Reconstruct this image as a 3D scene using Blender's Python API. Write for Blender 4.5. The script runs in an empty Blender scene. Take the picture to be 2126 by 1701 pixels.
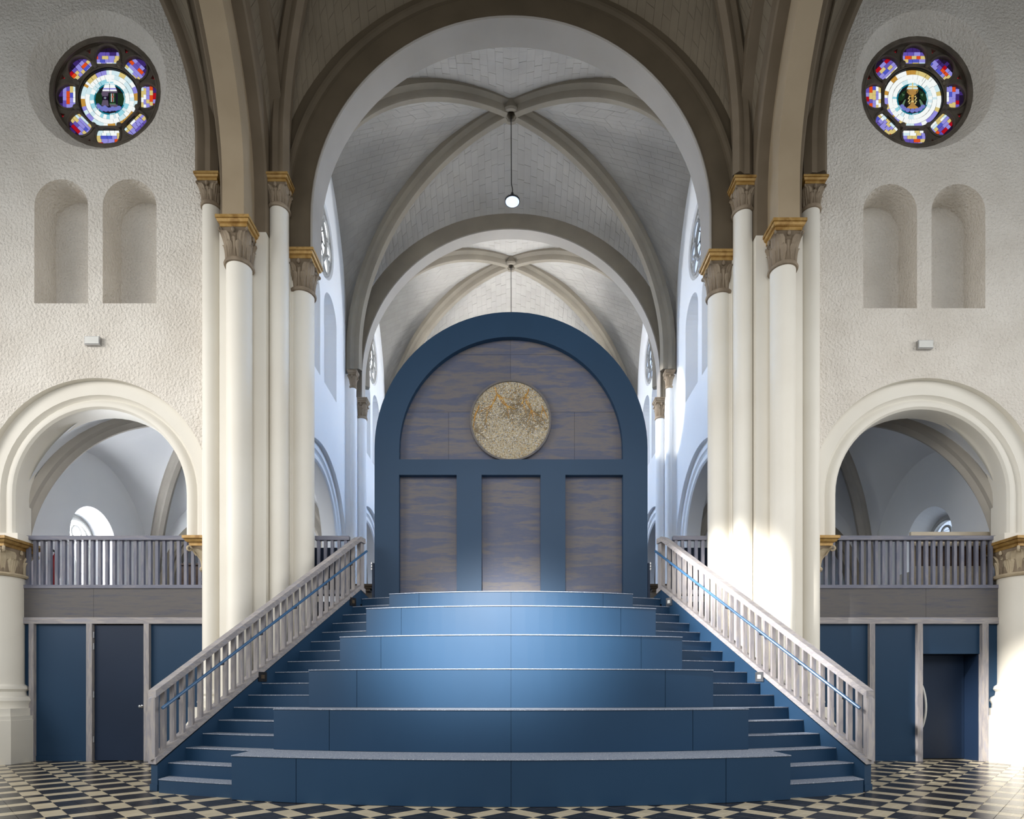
import bpy, math, random
from mathutils import Vector, Matrix
from mathutils.geometry import tessellate_polygon
random.seed(7)
PI = math.pi
scene = bpy.context.scene
COL = scene.collection
F, YH, CX, EYE = 1240.0, 1440.0, 1061.0, 1.3      # focal length in px, horizon row, centre column, eye height (m)

# ------------------------------------------------------------------ camera, world, lights, exposure
cd = bpy.data.cameras.new('camera'); cam = bpy.data.objects.new('camera', cd); COL.objects.link(cam)
cam.location = (0, 0, EYE); cam.rotation_euler = (PI/2, 0, 0)
cd.sensor_width = 36; cd.lens = 36*F/2126; cd.shift_x = (1063-CX)/2126; cd.shift_y = (YH-850.5)/2126
cd.clip_end = 200
scene.camera = cam
w = bpy.data.worlds.new('world'); scene.world = w; w.use_nodes = True
bg = w.node_tree.nodes['Background']; bg.inputs[0].default_value = (0.86, 0.93, 1.0, 1); bg.inputs[1].default_value = 0.62
vs = scene.view_settings
vs.view_transform = 'Standard'; vs.look = 'None'; vs.exposure = 0.0; vs.gamma = 1; vs.use_curve_mapping = False

def area(name, loc, target, size, energy, color=(1, 1, 1), spread=180):
    l = bpy.data.lights.new(name, 'AREA'); l.shape = 'RECTANGLE'; l.size, l.size_y = size; l.energy = energy; l.color = color
    l.spread = math.radians(spread)
    o = bpy.data.objects.new(name, l); COL.objects.link(o); o.location = loc
    o.rotation_euler = (Vector(target)-Vector(loc)).to_track_quat('-Z', 'Y').to_euler()
    return o
def spot(name, loc, target, angle, energy, color=(1, 1, 1), blend=0.15, radius=0.05):
    l = bpy.data.lights.new(name, 'SPOT'); l.energy = energy; l.color = color
    l.spot_size = math.radians(angle); l.spot_blend = blend; l.shadow_soft_size = radius
    o = bpy.data.objects.new(name, l); COL.objects.link(o); o.location = loc
    o.rotation_euler = (Vector(target)-Vector(loc)).to_track_quat('-Z', 'Y').to_euler()
    return o
# daylight of the high nave windows behind the camera and of the two transept ends, falling downwards
area('nave_daylight', (0, -8, 11.0), (0, 10, 2.6), (14, 5), 300, (1, 0.96, 0.9), 80)
area('transept_daylight_west', (-14.2, 3.0, 8.0), (1, 10.5, 2.6), (9, 6), 450, (1, 0.96, 0.9), 85)
area('transept_daylight_east', (14.2, 3.0, 8.0), (-1, 10.5, 2.6), (9, 6), 215, (1, 0.96, 0.9), 85)
# daylight of the choir clerestory windows, and an added blue fill
for s in (-1, 1):
    for yy in (13.75, 18.6):
        area('clerestory_daylight', (s*4.0, yy, 11.6), (-s*3.0, yy, 12.6), (1.5, 1.6), 34 if yy < 15 else 195, (1.0, 0.985, 0.97), 125)
        area('choir_blue_fill', (s*4.0, yy, 11.4), (-s*4.0, yy, 6.0), (1.3, 1.3), 62, (0.18, 0.48, 1.0), 100)  # added lamp tinting the lower walls blue, in place of floor bounce
area('aisle_daylight_west', (-9.99, 13.75, 4.3), (-6, 13.4, 4.6), (0.8, 1.9), 215, (0.93, 0.96, 1.0))
area('aisle_daylight_east', (9.99, 13.75, 4.3), (6, 13.4, 4.6), (0.8, 1.9), 4, (0.8, 0.9, 1.0))
# shafts of sun through the west windows, then a fill added for the tiers
spot('sun_shaft_stair', (-15, -4.0, 10.5), (3.75, 10.6, 3.5), 4.7, 100000, (1, 0.97, 0.92), 0.9, 0.25)
spot('sun_shaft_rail', (-13, 3.0, 12.6), (4.0, 9.4, 2.3), 11.5, 52000, (1, 0.97, 0.94), 0.8, 0.2)
spot('sun_shaft_choir', (-4.1, 13.75, 11.9), (4.2, 16.0, 8.75), 15, 4200, (1, 0.97, 0.92), 0.35)
spot('sun_shaft_plinth', (-9, -13, 9.5), (10.0, 10.7, 0.6), 7, 52000, (1, 0.95, 0.86), 0.6)
spot('upper_tier_fill', (-3, -9, 14), (-0.3, 9.5, 2.35), 13, 135000, (1.0, 0.98, 0.92), 1.0, 0.6)  # added soft spot that brightens the upper tiers, no known window behind it

# ------------------------------------------------------------------ materials
def lin(c):
    return tuple(((v/255)/12.92 if v/255 <= 0.04045 else ((v/255+0.055)/1.055)**2.4) for v in c)
def mat(name, rgb, rough=0.6, var=None, vscale=3.0, stretch=(1, 1, 1), bump=0, bscale=40, bdist=0.01, metal=0, emit=None, estr=1.0, spec=0.5, detail=6, objrand=0, contrast=(0.35, 0.65)):
    m = bpy.data.materials.new(name); m.use_nodes = True
    nt = m.node_tree; b = nt.nodes['Principled BSDF']
    b.inputs['Base Color'].default_value = (*lin(rgb), 1); b.inputs['Roughness'].default_value = rough
    b.inputs['Metallic'].default_value = metal; b.inputs['Specular IOR Level'].default_value = spec
    N, L = nt.nodes.new, nt.links.new
    tc = N('ShaderNodeTexCoord'); mp = N('ShaderNodeMapping'); mp.inputs['Scale'].default_value = stretch
    L(tc.outputs['Object'], mp.inputs['Vector'])
    col = None
    if var:
        nz = N('ShaderNodeTexNoise'); nz.inputs['Scale'].default_value = vscale; nz.inputs['Detail'].default_value = detail; nz.inputs['Roughness'].default_value = .68 if detail > 8 else .5
        L(mp.outputs[0], nz.inputs['Vector'])
        cr = N('ShaderNodeValToRGB'); cols = [rgb]+(var if isinstance(var, list) else [var])
        e = cr.color_ramp.elements
        e[0].position = contrast[0]; e[0].color = (*lin(cols[0]), 1); e[1].position = contrast[1]; e[1].color = (*lin(cols[-1]), 1)
        for k, c in enumerate(cols[1:-1]):
            q = e.new(contrast[0]+(contrast[1]-contrast[0])*(k+1)/(len(cols)-1)); q.color = (*lin(c), 1)
        L(nz.outputs['Fac'], cr.inputs[0]); col = cr.outputs[0]
    if objrand:
        oi = N('ShaderNodeObjectInfo'); hs = N('ShaderNodeHueSaturation')
        mr = N('ShaderNodeMapRange'); mr.inputs['To Min'].default_value = 1-objrand; mr.inputs['To Max'].default_value = 1+objrand
        L(oi.outputs['Random'], mr.inputs['Value']); L(mr.outputs[0], hs.inputs['Value'])
        if col: L(col, hs.inputs['Color'])
        else: hs.inputs['Color'].default_value = (*lin(rgb), 1)
        col = hs.outputs[0]
    if col: L(col, b.inputs['Base Color'])
    if bump:
        n2 = N('ShaderNodeTexNoise'); n2.inputs['Scale'].default_value = bscale; n2.inputs['Detail'].default_value = 4
        L(mp.outputs[0], n2.inputs['Vector'])
        bp = N('ShaderNodeBump'); bp.inputs['Strength'].default_value = bump; bp.inputs['Distance'].default_value = bdist
        L(n2.outputs['Fac'], bp.inputs['Height']); L(bp.outputs[0], b.inputs['Normal'])
    if emit:
        b.inputs['Emission Color'].default_value = (*lin(emit), 1); b.inputs['Emission Strength'].default_value = estr
    return m
M = {}
M['stucco'] = mat('stucco', (236, 230, 221), 0.9, (225, 218, 208), 1.2, bump=1.0, bscale=21, bdist=0.05, spec=0.2)
M['plaster'] = mat('plaster', (229, 225, 215), 0.5, (223, 218, 207), 0.8, bump=0.05, bscale=8, spec=0.35)
M['white_wall'] = mat('white_wall', (238, 240, 242), 0.7, (232, 235, 239), 0.6, bump=0.05, bscale=10, spec=0.2)
M['taupe'] = mat('taupe', (118, 105, 88), 0.7, (108, 96, 79), 1.6, bump=0.15, bscale=14, bdist=0.01, spec=0.3)
M['taupe_dark'] = mat('taupe_dark', (94, 83, 67), 0.7, (84, 74, 59), 1.4, bump=0.15, bscale=14, spec=0.3)
M['taupe_light'] = mat('taupe_light', (162, 146, 122), 0.65, (152, 136, 112), 1.2, spec=0.3)
M['soffit'] = mat('soffit', (158, 153, 146), 0.6, (150, 145, 138), 0.9, spec=0.3)
M['rib'] = mat('rib', (136, 129, 116), 0.7, (126, 119, 107), 1.5, bump=0.1, bscale=14, spec=0.3)
M['rib_pale'] = mat('rib_pale', (176, 170, 160), 0.7, (164, 158, 148), 1.5, bump=0.1, bscale=14, spec=0.3)
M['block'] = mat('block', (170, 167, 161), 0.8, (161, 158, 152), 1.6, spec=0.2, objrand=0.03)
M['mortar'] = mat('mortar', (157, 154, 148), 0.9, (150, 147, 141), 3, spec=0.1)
M['shaded_block'] = mat('shaded_block', (122, 112, 96), 0.8, (113, 103, 88), 1.6, spec=0.2, objrand=0.03)  # vault block darkened and browned, the dim crossing light put into its colour
M['shaded_mortar'] = mat('shaded_mortar', (106, 96, 82), 0.9, (100, 91, 77), 3, spec=0.1)  # its mortar, with the same shade put into the colour
M['gold'] = mat('gold', (158, 122, 62), 0.5, [(176, 142, 84), (138, 102, 48)], 5, metal=0.25, bump=0.1, bscale=30, objrand=0.05)
M['carved'] = mat('carved', (148, 133, 113), 0.75, (120, 105, 87), 5, bump=0.25, bscale=40, objrand=0.06)
M['carved_pale'] = mat('carved_pale', (196, 182, 156), 0.75, (172, 156, 130), 5, bump=0.2, bscale=40, objrand=0.04)
M['carved_mid'] = mat('carved_mid', (116, 101, 82), 0.8, (100, 86, 68), 5, bump=0.25, bscale=40)
M['carved_dark'] = mat('carved_dark', (84, 72, 57), 0.85, (70, 59, 46), 5)
M['blue'] = mat('blue_paint', (31, 59, 86), 0.42, (29, 56, 82), 0.7, spec=0.25)
M['blue_rail'] = mat('blue_rail_paint', (58, 98, 138), 0.3, (54, 92, 130), 0.7, spec=0.5)
M['blue_dark'] = mat('blue_dark_paint', (25, 40, 62), 0.45, (23, 37, 58), 0.7, spec=0.25)
M['carpet'] = mat('carpet', (150, 158, 172), 0.95, [(108, 118, 136), (178, 184, 194)], 60, bump=0.6, bscale=160, bdist=0.004, spec=0.1)
M['wood'] = mat('grey_wood', (148, 144, 144), 0.65, [(134, 131, 136), (158, 152, 149), (142, 141, 149)], 3.0, stretch=(5, 5, 0.7), bump=0.2, bscale=30, bdist=0.004, objrand=0.10)
M['wood_h'] = mat('grey_wood_rail', (148, 144, 144), 0.65, [(134, 131, 136), (158, 152, 149), (142, 141, 149)], 3.0, stretch=(0.6, 3, 6), bump=0.2, bscale=30, bdist=0.004, objrand=0.05)
M['bluewood'] = mat('blue_grey_wood', (114, 116, 130), 0.65, [(104, 107, 124), (126, 125, 134), (110, 113, 130)], 3.0, stretch=(5, 5, 0.7), bump=0.2, bscale=30, bdist=0.004, objrand=0.10)
M['bluewood_h'] = mat('blue_grey_wood_rail', (114, 116, 130), 0.65, [(104, 107, 124), (126, 125, 134), (110, 113, 130)], 3.0, stretch=(0.6, 3, 6), bump=0.2, bscale=30, bdist=0.004)
M['fascia'] = mat('stained_fascia', (84, 83, 88), 0.7, [(76, 78, 90), (95, 91, 90), (84, 83, 88), (70, 74, 86)], 2.6, stretch=(0.45, 1, 4.5), bump=0.15, bscale=20, bdist=0.004, detail=9, contrast=(0.15, 0.85))
M['ply'] = mat('stained_plywood', (76, 80, 98), 0.6, [(84, 85, 98), (72, 78, 100), (98, 93, 94), (78, 82, 99), (88, 87, 96)], 1.4, stretch=(0.5, 1, 3.4), bump=0.2, bscale=20, bdist=0.005, detail=10, objrand=0.10, contrast=(0.25, 0.75))
M['tile_black'] = mat('black_tile', (40, 38, 40), 0.25, [(30, 29, 32), (58, 56, 58)], 4, stretch=(1, 7, 1), objrand=0.2, spec=0.5)
M['tile_cream'] = mat('cream_tile', (196, 184, 158), 0.28, [(186, 173, 146), (206, 196, 172)], 4, stretch=(1, 7, 1), objrand=0.06, spec=0.5)
M['grout'] = mat('grout', (150, 141, 122), 0.9, (130, 121, 104), 10)
M['metal'] = mat('metal', (190, 190, 190), 0.3, metal=1.0, var=(176, 176, 178), vscale=10)
M['black'] = mat('black_plastic', (18, 19, 22), 0.4, var=(24, 24, 27), vscale=20)
M['whiteplastic'] = mat('white_plastic', (222, 222, 218), 0.4, var=(216, 216, 212), vscale=8)
M['lens'] = mat('lamp_lens', (220, 228, 240), 0.3, emit=(205, 222, 250), estr=0.9)
M['tracery'] = mat('tracery_stone', (108, 98, 86), 0.8, (84, 76, 66), 4, bump=0.3, bscale=25)
M['tracery_pale'] = mat('tracery_pale', (176, 176, 174), 0.8, (160, 160, 158), 4, bump=0.2, bscale=25)
M['lead'] = mat('lead', (14, 14, 18), 0.6, var=(20, 20, 24), vscale=20)
M['brownwood'] = mat('brown_wood', (72, 48, 34), 0.5, (58, 38, 27), 4, stretch=(1, 1, 5))
M['creamwood'] = mat('cream_wood', (190, 178, 158), 0.6, (180, 167, 146), 4, stretch=(1, 1, 4))
M['red'] = mat('red_paint', (176, 28, 40), 0.35, var=(160, 22, 34), vscale=8)
M['chip'] = mat('mosaic_bed', (158, 144, 116), 0.6, [(116, 104, 82), (182, 168, 138), (138, 140, 140), (168, 138, 74)], 22, bump=0.6, bscale=50, bdist=0.02, detail=8)
M['chip_pale'] = mat('mosaic_chip', (226, 218, 204), 0.35, (206, 204, 204), 12)
M['chip_grey'] = mat('mosaic_chip_grey', (140, 140, 140), 0.4, (110, 106, 100), 14)
M['chip_gold'] = mat('mosaic_branch', (186, 140, 50), 0.5, [(150, 104, 34), (206, 168, 90)], 14)
M['chip_dark'] = mat('mosaic_twig', (104, 90, 66), 0.6, (126, 108, 78), 14)
GLASS = {}
for nm, c, s in (('white', (246, 250, 248), .95), ('pale', (214, 238, 244), .9), ('cyan', (160, 222, 236), .85), ('lavender', (158, 152, 236), .8), ('violet', (116, 96, 200), .7), ('purple', (74, 50, 132), .6),
                 ('dusk', (44, 30, 62), .5), ('yellow', (226, 204, 130), .85), ('amber', (214, 160, 70), .75), ('orange', (236, 84, 30), .8), ('red', (190, 14, 34), .75), ('teal', (10, 140, 168), .7),
                 ('green', (30, 62, 38), .6), ('sage', (120, 160, 124), .6), ('mauve', (112, 98, 122), .65), ('gold', (196, 148, 80), .7), ('cloud', (126, 132, 214), .75), ('blue', (90, 100, 220), .7)):
    GLASS[nm] = mat('glass_'+nm, tuple(int(v*.35) for v in c), 0.2, emit=c, estr=s)
M['dayglass'] = mat('day_glass', (200, 206, 212), 0.2, emit=(250, 252, 255), estr=1.6)
M['dimglass'] = mat('dim_glass', (150, 160, 176), 0.2, emit=(205, 222, 246), estr=0.95)

# ------------------------------------------------------------------ mesh helpers
class MB:
    def __init__(s): s.v = []; s.f = []; s.m = []
    def add(s, vs, fs, mi=0):
        o = len(s.v); s.v += [tuple(p) for p in vs]
        for f in fs: s.f.append([i+o for i in f]); s.m.append(mi)
    def box(s, x0, x1, y0, y1, z0, z1, mi=0):
        s.add([(x0, y0, z0), (x1, y0, z0), (x1, y1, z0), (x0, y1, z0), (x0, y0, z1), (x1, y0, z1), (x1, y1, z1), (x0, y1, z1)],
              [(0, 3, 2, 1), (4, 5, 6, 7), (0, 1, 5, 4), (1, 2, 6, 5), (2, 3, 7, 6), (3, 0, 4, 7)], mi); return s
    def hexa(s, p, mi=0):      # eight corners, bottom ring then top ring
        s.add(p, [(0, 3, 2, 1), (4, 5, 6, 7), (0, 1, 5, 4), (1, 2, 6, 5), (2, 3, 7, 6), (3, 0, 4, 7)], mi); return s
    def bar(s, a, b, wd, ht, up=(0, 0, 1), vertical_ends=False, mi=0):
        a, b = Vector(a), Vector(b); t = (b-a).normalized(); sd = t.cross(Vector(up)).normalized()
        u = Vector((0, 0, 1)) if vertical_ends else sd.cross(t).normalized()
        q = [(-1, -1), (1, -1), (1, 1), (-1, 1)]
        A = [a+sd*wd/2*i+u*ht/2*j for i, j in q]; B = [b+sd*wd/2*i+u*ht/2*j for i, j in q]
        s.add(A+B, [(0, 1, 2, 3), (7, 6, 5, 4), (0, 4, 5, 1), (1, 5, 6, 2), (2, 6, 7, 3), (3, 7, 4, 0)], mi); return s
    def tube(s, pts, r, n=8, closed=False, caps=True):
        pts = [Vector(p) for p in pts]; N = len(pts); o = len(s.v)
        prev = None
        for i, p in enumerate(pts):
            if closed: t = (pts[(i+1) % N]-pts[i-1]).normalized()
            else: t = (pts[min(i+1, N-1)]-pts[max(i-1, 0)]).normalized()
            ref = prev if prev else (Vector((0, 0, 1)) if abs(t.z) < .9 else Vector((0, 1, 0)))
            a = t.cross(ref).normalized(); b = a.cross(t).normalized(); prev = b
            rr = r[i] if isinstance(r, (list, tuple)) else r
            for k in range(n):
                an = 2*PI*k/n; s.v.append(tuple(p+a*rr*math.cos(an)+b*rr*math.sin(an)))
        for i in range(N if closed else N-1):
            j = (i+1) % N
            for k in range(n):
                s.f.append([o+i*n+k, o+i*n+(k+1) % n, o+j*n+(k+1) % n, o+j*n+k]); s.m.append(0)
        if caps and not closed:
            s.f.append([o+k for k in range(n)]); s.m.append(0); s.f.append([o+(N-1)*n+k for k in reversed(range(n))]); s.m.append(0)
        return s
    def lathe(s, prof, c, n=24, a0=0.0, square=None):
        # prof: (r, z) pairs; square: optional 0..1 blend per point from circle to square section
        o = len(s.v)
        for i, (r, z) in enumerate(prof):
            q = square[i] if square else 0
            for k in range(n):
                a = a0+2*PI*k/n; ca, sa = math.cos(a), math.sin(a)
                k2 = (1-q)+q/max(abs(ca), abs(sa))
                s.v.append((c[0]+r*ca*k2, c[1]+r*sa*k2, z))
        for i in range(len(prof)-1):
            for k in range(n):
                s.f.append([o+i*n+k, o+i*n+(k+1) % n, o+(i+1)*n+(k+1) % n, o+(i+1)*n+k]); s.m.append(0)
        s.f.append([o+k for k in reversed(range(n))]); s.m.append(0)
        s.f.append([o+(len(prof)-1)*n+k for k in range(n)]); s.m.append(0); return s
    def sweep(s, stations, prof, closed_prof=True, caps=True, mi=0):
        # stations: (point, side, inward); prof: (side amount, inward amount)
        o = len(s.v); n = len(prof)
        for P, sd, iw in stations:
            for a, b in prof: s.v.append(tuple(P+sd*a+iw*b))
        for i in range(len(stations)-1):
            for k in range(n if closed_prof else n-1):
                kk = (k+1) % n
                s.f.append([o+i*n+k, o+i*n+kk, o+(i+1)*n+kk, o+(i+1)*n+k]); s.m.append(mi)
        if caps and closed_prof:
            s.f.append([o+k for k in reversed(range(n))]); s.m.append(mi)
            e = o+(len(stations)-1)*n; s.f.append([e+k for k in range(n)]); s.m.append(mi)
        return s
    def plate(s, outer, holes, mapf, w0, w1, mi=0):
        # flat plate with holes, front at w0 and back at w1 (None: no back)
        loops = [outer]+holes
        tri = tessellate_polygon([[Vector((u, z, 0)) for u, z in lp] for lp in loops])
        flat = [p for lp in loops for p in lp]
        s.add([mapf(u, z, w0) for u, z in flat], [list(t) for t in tri], mi)
        if w1 is not None:
            s.add([mapf(u, z, w1) for u, z in flat], [list(reversed(t)) for t in tri], mi)
            for lp in loops: s.strip(lp, lp, mapf, w0, w1, mi)
        return s
    def strip(s, lp0, lp1, mapf, w0, w1, mi=0, closed=True):
        n = len(lp0)
        s.add([mapf(u, z, w0) for u, z in lp0]+[mapf(u, z, w1) for u, z in lp1],
              [[k, (k+1) % n, n+(k+1) % n, n+k] for k in range(n if closed else n-1)], mi); return s
    def build(s, name, material, parent=None, smooth=False, angle=35):
        me = bpy.data.meshes.new(name); me.from_pydata(s.v, [], s.f)
        mats = material if isinstance(material, (list, tuple)) else [material]
        for m in mats: me.materials.append(M[m] if isinstance(m, str) else m)
        if len(mats) > 1: me.polygons.foreach_set('material_index', s.m)
        if smooth:
            me.polygons.foreach_set('use_smooth', [True]*len(me.polygons)); me.set_sharp_from_angle(angle=math.radians(angle))
        me.update()
        return link(name, me, parent)
def link(name, me, parent=None):
    o = bpy.data.objects.new(name, me); COL.objects.link(o)
    if parent is not None:
        o.parent = parent; o.matrix_parent_inverse = Matrix.Translation(-WORLD.get(parent.name, Vector((0, 0, 0))))
        WORLD[o.name] = Vector((0, 0, 0))
    return o
WORLD = {}
def thing(name, label, cat, loc, group=None):
    o = bpy.data.objects.new(name, None); COL.objects.link(o); o.location = loc; o.empty_display_size = 0.1
    o['label'] = label; o['category'] = cat
    if group: o['group'] = group
    WORLD[o.name] = Vector(loc); return o
def tag(o, label, cat, group=None):
    o['label'] = label; o['category'] = cat
    if group: o['group'] = group
    return o
def struct(o, label=None, cat=None):
    o['kind'] = 'structure'
    if label: o['label'] = label
    if cat: o['category'] = cat
    return o
def copy_child(src, parent, loc, rot=(0, 0, 0)):
    o = src.copy(); COL.objects.link(o); o.parent = parent
    o.matrix_parent_inverse = Matrix.Translation(-WORLD.get(parent.name, Vector((0, 0, 0))))
    o.location = loc; o.rotation_euler = rot; return o
def arch(uc, zc, R, zb, n=24, squash=1.0):
    p = [(uc-R, zb)]
    for k in range(n+1):
        a = PI-PI*k/n; p.append((uc+R*math.cos(a), zc+R*squash*math.sin(a)))
    p.append((uc+R, zb)); return p
def circ(uc, zc, R, n=40, a0=0):
    return [(uc+R*math.cos(a0+2*PI*k/n), zc+R*math.sin(a0+2*PI*k/n)) for k in range(n)]
def rect(u0, u1, z0, z1): return [(u0, z0), (u1, z0), (u1, z1), (u0, z1)]
def px(p):
    x, y, z = p
    return (CX+F*x/y, YH-F*(z-EYE)/y) if y > .3 else (1e6, 1e6)
def px_area(c):
    q = [px(p) for p in c]; n = len(q)
    if not all(-20 < x < 2146 and -20 < y < 1721 for x, y in q): return 0
    return abs(sum(q[i][0]*q[(i+1) % n][1]-q[(i+1) % n][0]*q[i][1] for i in range(n)))/2

# ------------------------------------------------------------------ key dimensions
WY = 11.1          # stucco wall plane
GY = 11.43         # gallery front plane
A1, A1B = 11.0, 11.49   # great arch front and back
R1, ZC1 = 3.646, 10.09
A2, A2B, R2, ZC2 = 16.0, 16.34, 3.987, 9.74
CW = 4.35          # choir wall half width
BAY1, BAY2 = 13.75, 18.62
ARX = 7.72         # side arch axis
ZS = 5.04          # side arch centre height

# ------------------------------------------------------------------ floor
TILE, U0, V0 = 0.2011, 4.587, 4.662
RB1, DC, BT, RISE = 12.3, 19.1, 0.748, 0.1827
RUN = BT/3
def arc_d(R, X): return DC-math.sqrt(max(R*R-X*X, 0.01))
def string_x(d): return 4.70-0.54*(d-7.96)
fl = MB(); fl.box(-14.5, 14.5, -8, 20.9, -0.12, -0.004)
floor = struct(fl.build('floor', 'grout'), 'floor of diagonal black and cream tiles', 'floor')
def tile_mesh(nm, m):
    b = MB(); h = TILE/2-0.0016
    b.hexa([(-h, -h, -.003), (h, -h, -.003), (h, h, -.003), (-h, h, -.003), (-h+.001, -h+.001, .001), (h-.001, -h+.001, .001), (h-.001, h-.001, .001), (-h+.001, h-.001, .001)])
    me = bpy.data.meshes.new(nm); me.from_pydata(b.v, [], b.f); me.materials.append(M[m]); return me
tm = [tile_mesh('cream_tile', 'tile_cream'), tile_mesh('black_tile', 'tile_black')]
cells = []
for i in range(-90, 90):
    for j in range(-90, 90):
        u = U0+(i+.5)*TILE; v = V0+(j+.5)*TILE
        x, y = (u-v)/math.sqrt(2), (u+v)/math.sqrt(2)
        if not (-11.5 < x < 11.5 and 2.0 < y < 11.6): continue
        dark = ((i % 3) == 0) == ((j % 3) == 0)
        ax = abs(x)
        inside = False
        if ax < 4.85:
            d0 = arc_d(RB1, min(ax, 3.41)) if ax < 3.41 else arc_d(RB1-.1, ax)
            inside = y > d0+0.2 and ax < string_x(y)-0.1
        if inside: continue
        r = TILE*.7071
        a = px_area([(x-r, y, 0), (x, y-r, 0), (x+r, y, 0), (x, y+r, 0)])
        cells.append((a, x, y, dark))
cells.sort(key=lambda c: -c[0])
rest = MB()
for k, (a, x, y, dark) in enumerate(cells):
    if k < 300 and a > 0:
        o = link('tile', tm[1 if dark else 0], floor); o.location = (x, y, 0); o.rotation_euler = (0, 0, PI/4+random.choice((0, PI/2))*0)
    else:
        h = TILE/2-.0016; q = []
        for z in (-.003, .001):
            for sx, sy in ((-1, -1), (1, -1), (1, 1), (-1, 1)):
                q.append((x+(sx-sy)*h*.7071, y+(sx+sy)*h*.7071, z))
        rest.hexa(q, 1 if dark else 0)
o = rest.build('tile_field', ['tile_cream', 'tile_black'], floor); o['kind'] = 'stuff'

# ------------------------------------------------------------------ generic wall bay features
def niche_hole(uc, zb, zt, half):      # outline of a round-headed recess
    return arch(uc, zt-half, half, zb, 14)
def wall(name, mapf, outer, features, m, label):
    """features: (kind, params).  kind arch: outline pts only; niche/oculus: splayed reveal, cap for niche"""
    b = MB(); holes = []
    for ft in features: holes.append(ft['front'])
    b.plate(outer, holes, mapf, 0, None)
    for ft in features:
        if ft.get('back'):
            b.strip(ft['front'], ft['back'], mapf, 0, ft['w'])
            if ft.get('cap'):
                tri = tessellate_polygon([[Vector((u, z, 0)) for u, z in ft['back']]])
                b.add([mapf(u, z, ft['w']) for u, z in ft['back']], [list(t) for t in tri])
    o = b.build(name, m); return struct(o, label, 'wall')
def bay_features(uc, zoff=0.0, soft=0.03, un=None, deep=.52):
    un = uc if un is None else un
    fs = []
    for c in (un-0.635, un+0.635):
        f = niche_hole(c, 8.55+zoff, 10.86+zoff, .5); bk = niche_hole(c, 8.55+zoff, 10.84+zoff, .49)
        fs.append(dict(front=f, back=bk, w=deep, cap=True))
    return fs

def arch_mould(mapf, uc, zc, R, RA, zb, wrear, m, name, parent, n=32):
    """moulded orders of a round arch, swept from impost over crown to impost"""
    prof = [(RA, 0), (RA, .10), (R+.26, .10), (R+.235, .14), (R+.20, .165), (R+.15, .12), (R+.10, .105), (R+.05, .115), (R+.012, .15), (R, .20), (R, wrear), (RA+.02, wrear)]
    b = MB(); st = []
    def ring(c, s, off):
        return [mapf(uc+c*r, off+s*r, ww) for r, ww in prof]
    rings = [[mapf(uc-r, zb, ww) for r, ww in prof]]
    for k in range(n+1):
        a = PI-PI*k/n; rings.append(ring(math.cos(a), math.sin(a), zc))
    rings.append([mapf(uc+r, zb, ww) for r, ww in prof])
    vs = [p for rg in rings for p in rg]; q = len(prof)
    b.add(vs, [[i*q+k, i*q+(k+1) % q, (i+1)*q+(k+1) % q, (i+1)*q+k] for i in range(len(rings)-1) for k in range(q)])
    return b.build(name, m, parent, True, 30)

# front stucco walls, left (-1) and right (+1)
walls = {}
OCX, OCZ = 7.705, 12.71
for s, nm in ((-1, 'wall_left'), (1, 'wall_right')):
    mp = lambda u, z, w_, s=s: (s*u, WY+w_, z)
    zo = 0 if s < 0 else -0.09
    fs = bay_features(ARX, zo, un=7.725 if s < 0 else 7.68)
    fs.append(dict(front=circ(OCX, OCZ, 1.30), back=circ(OCX, OCZ, 1.05), w=.24))
    fs.append(dict(front=arch(ARX, ZS, 2.124, 0.0, 32)))
    W = wall(nm, mp, [(5.25, -.01), (ARX-2.124, -.01)]+[(ARX-2.124, 0)]*0+[(14.5, -.01), (14.5, 19), (5.25, 19)] if False else [(5.25, -.02), (14.5, -.02), (14.5, 19), (5.25, 19)],
             fs, 'stucco', 'rough white stucco wall of the %s transept with a rose window and two blind niches' % ('left' if s < 0 else 'right'))
    walls[s] = W
    arch_mould(mp, ARX, ZS, 1.60, 2.124, 4.16, .5, 'plaster', 'arch_moulding', W)
    # masonry body behind the stucco face, either side of the arch
    b = MB()
    for u0, u1 in ((5.25, ARX-2.10), (ARX+2.10, 14.5)):
        b.box(min(s*u0, s*u1), max(s*u0, s*u1), WY+.02, WY+.5, 0, 5.0)
    b.build('wall_body', 'plaster', W)

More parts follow.
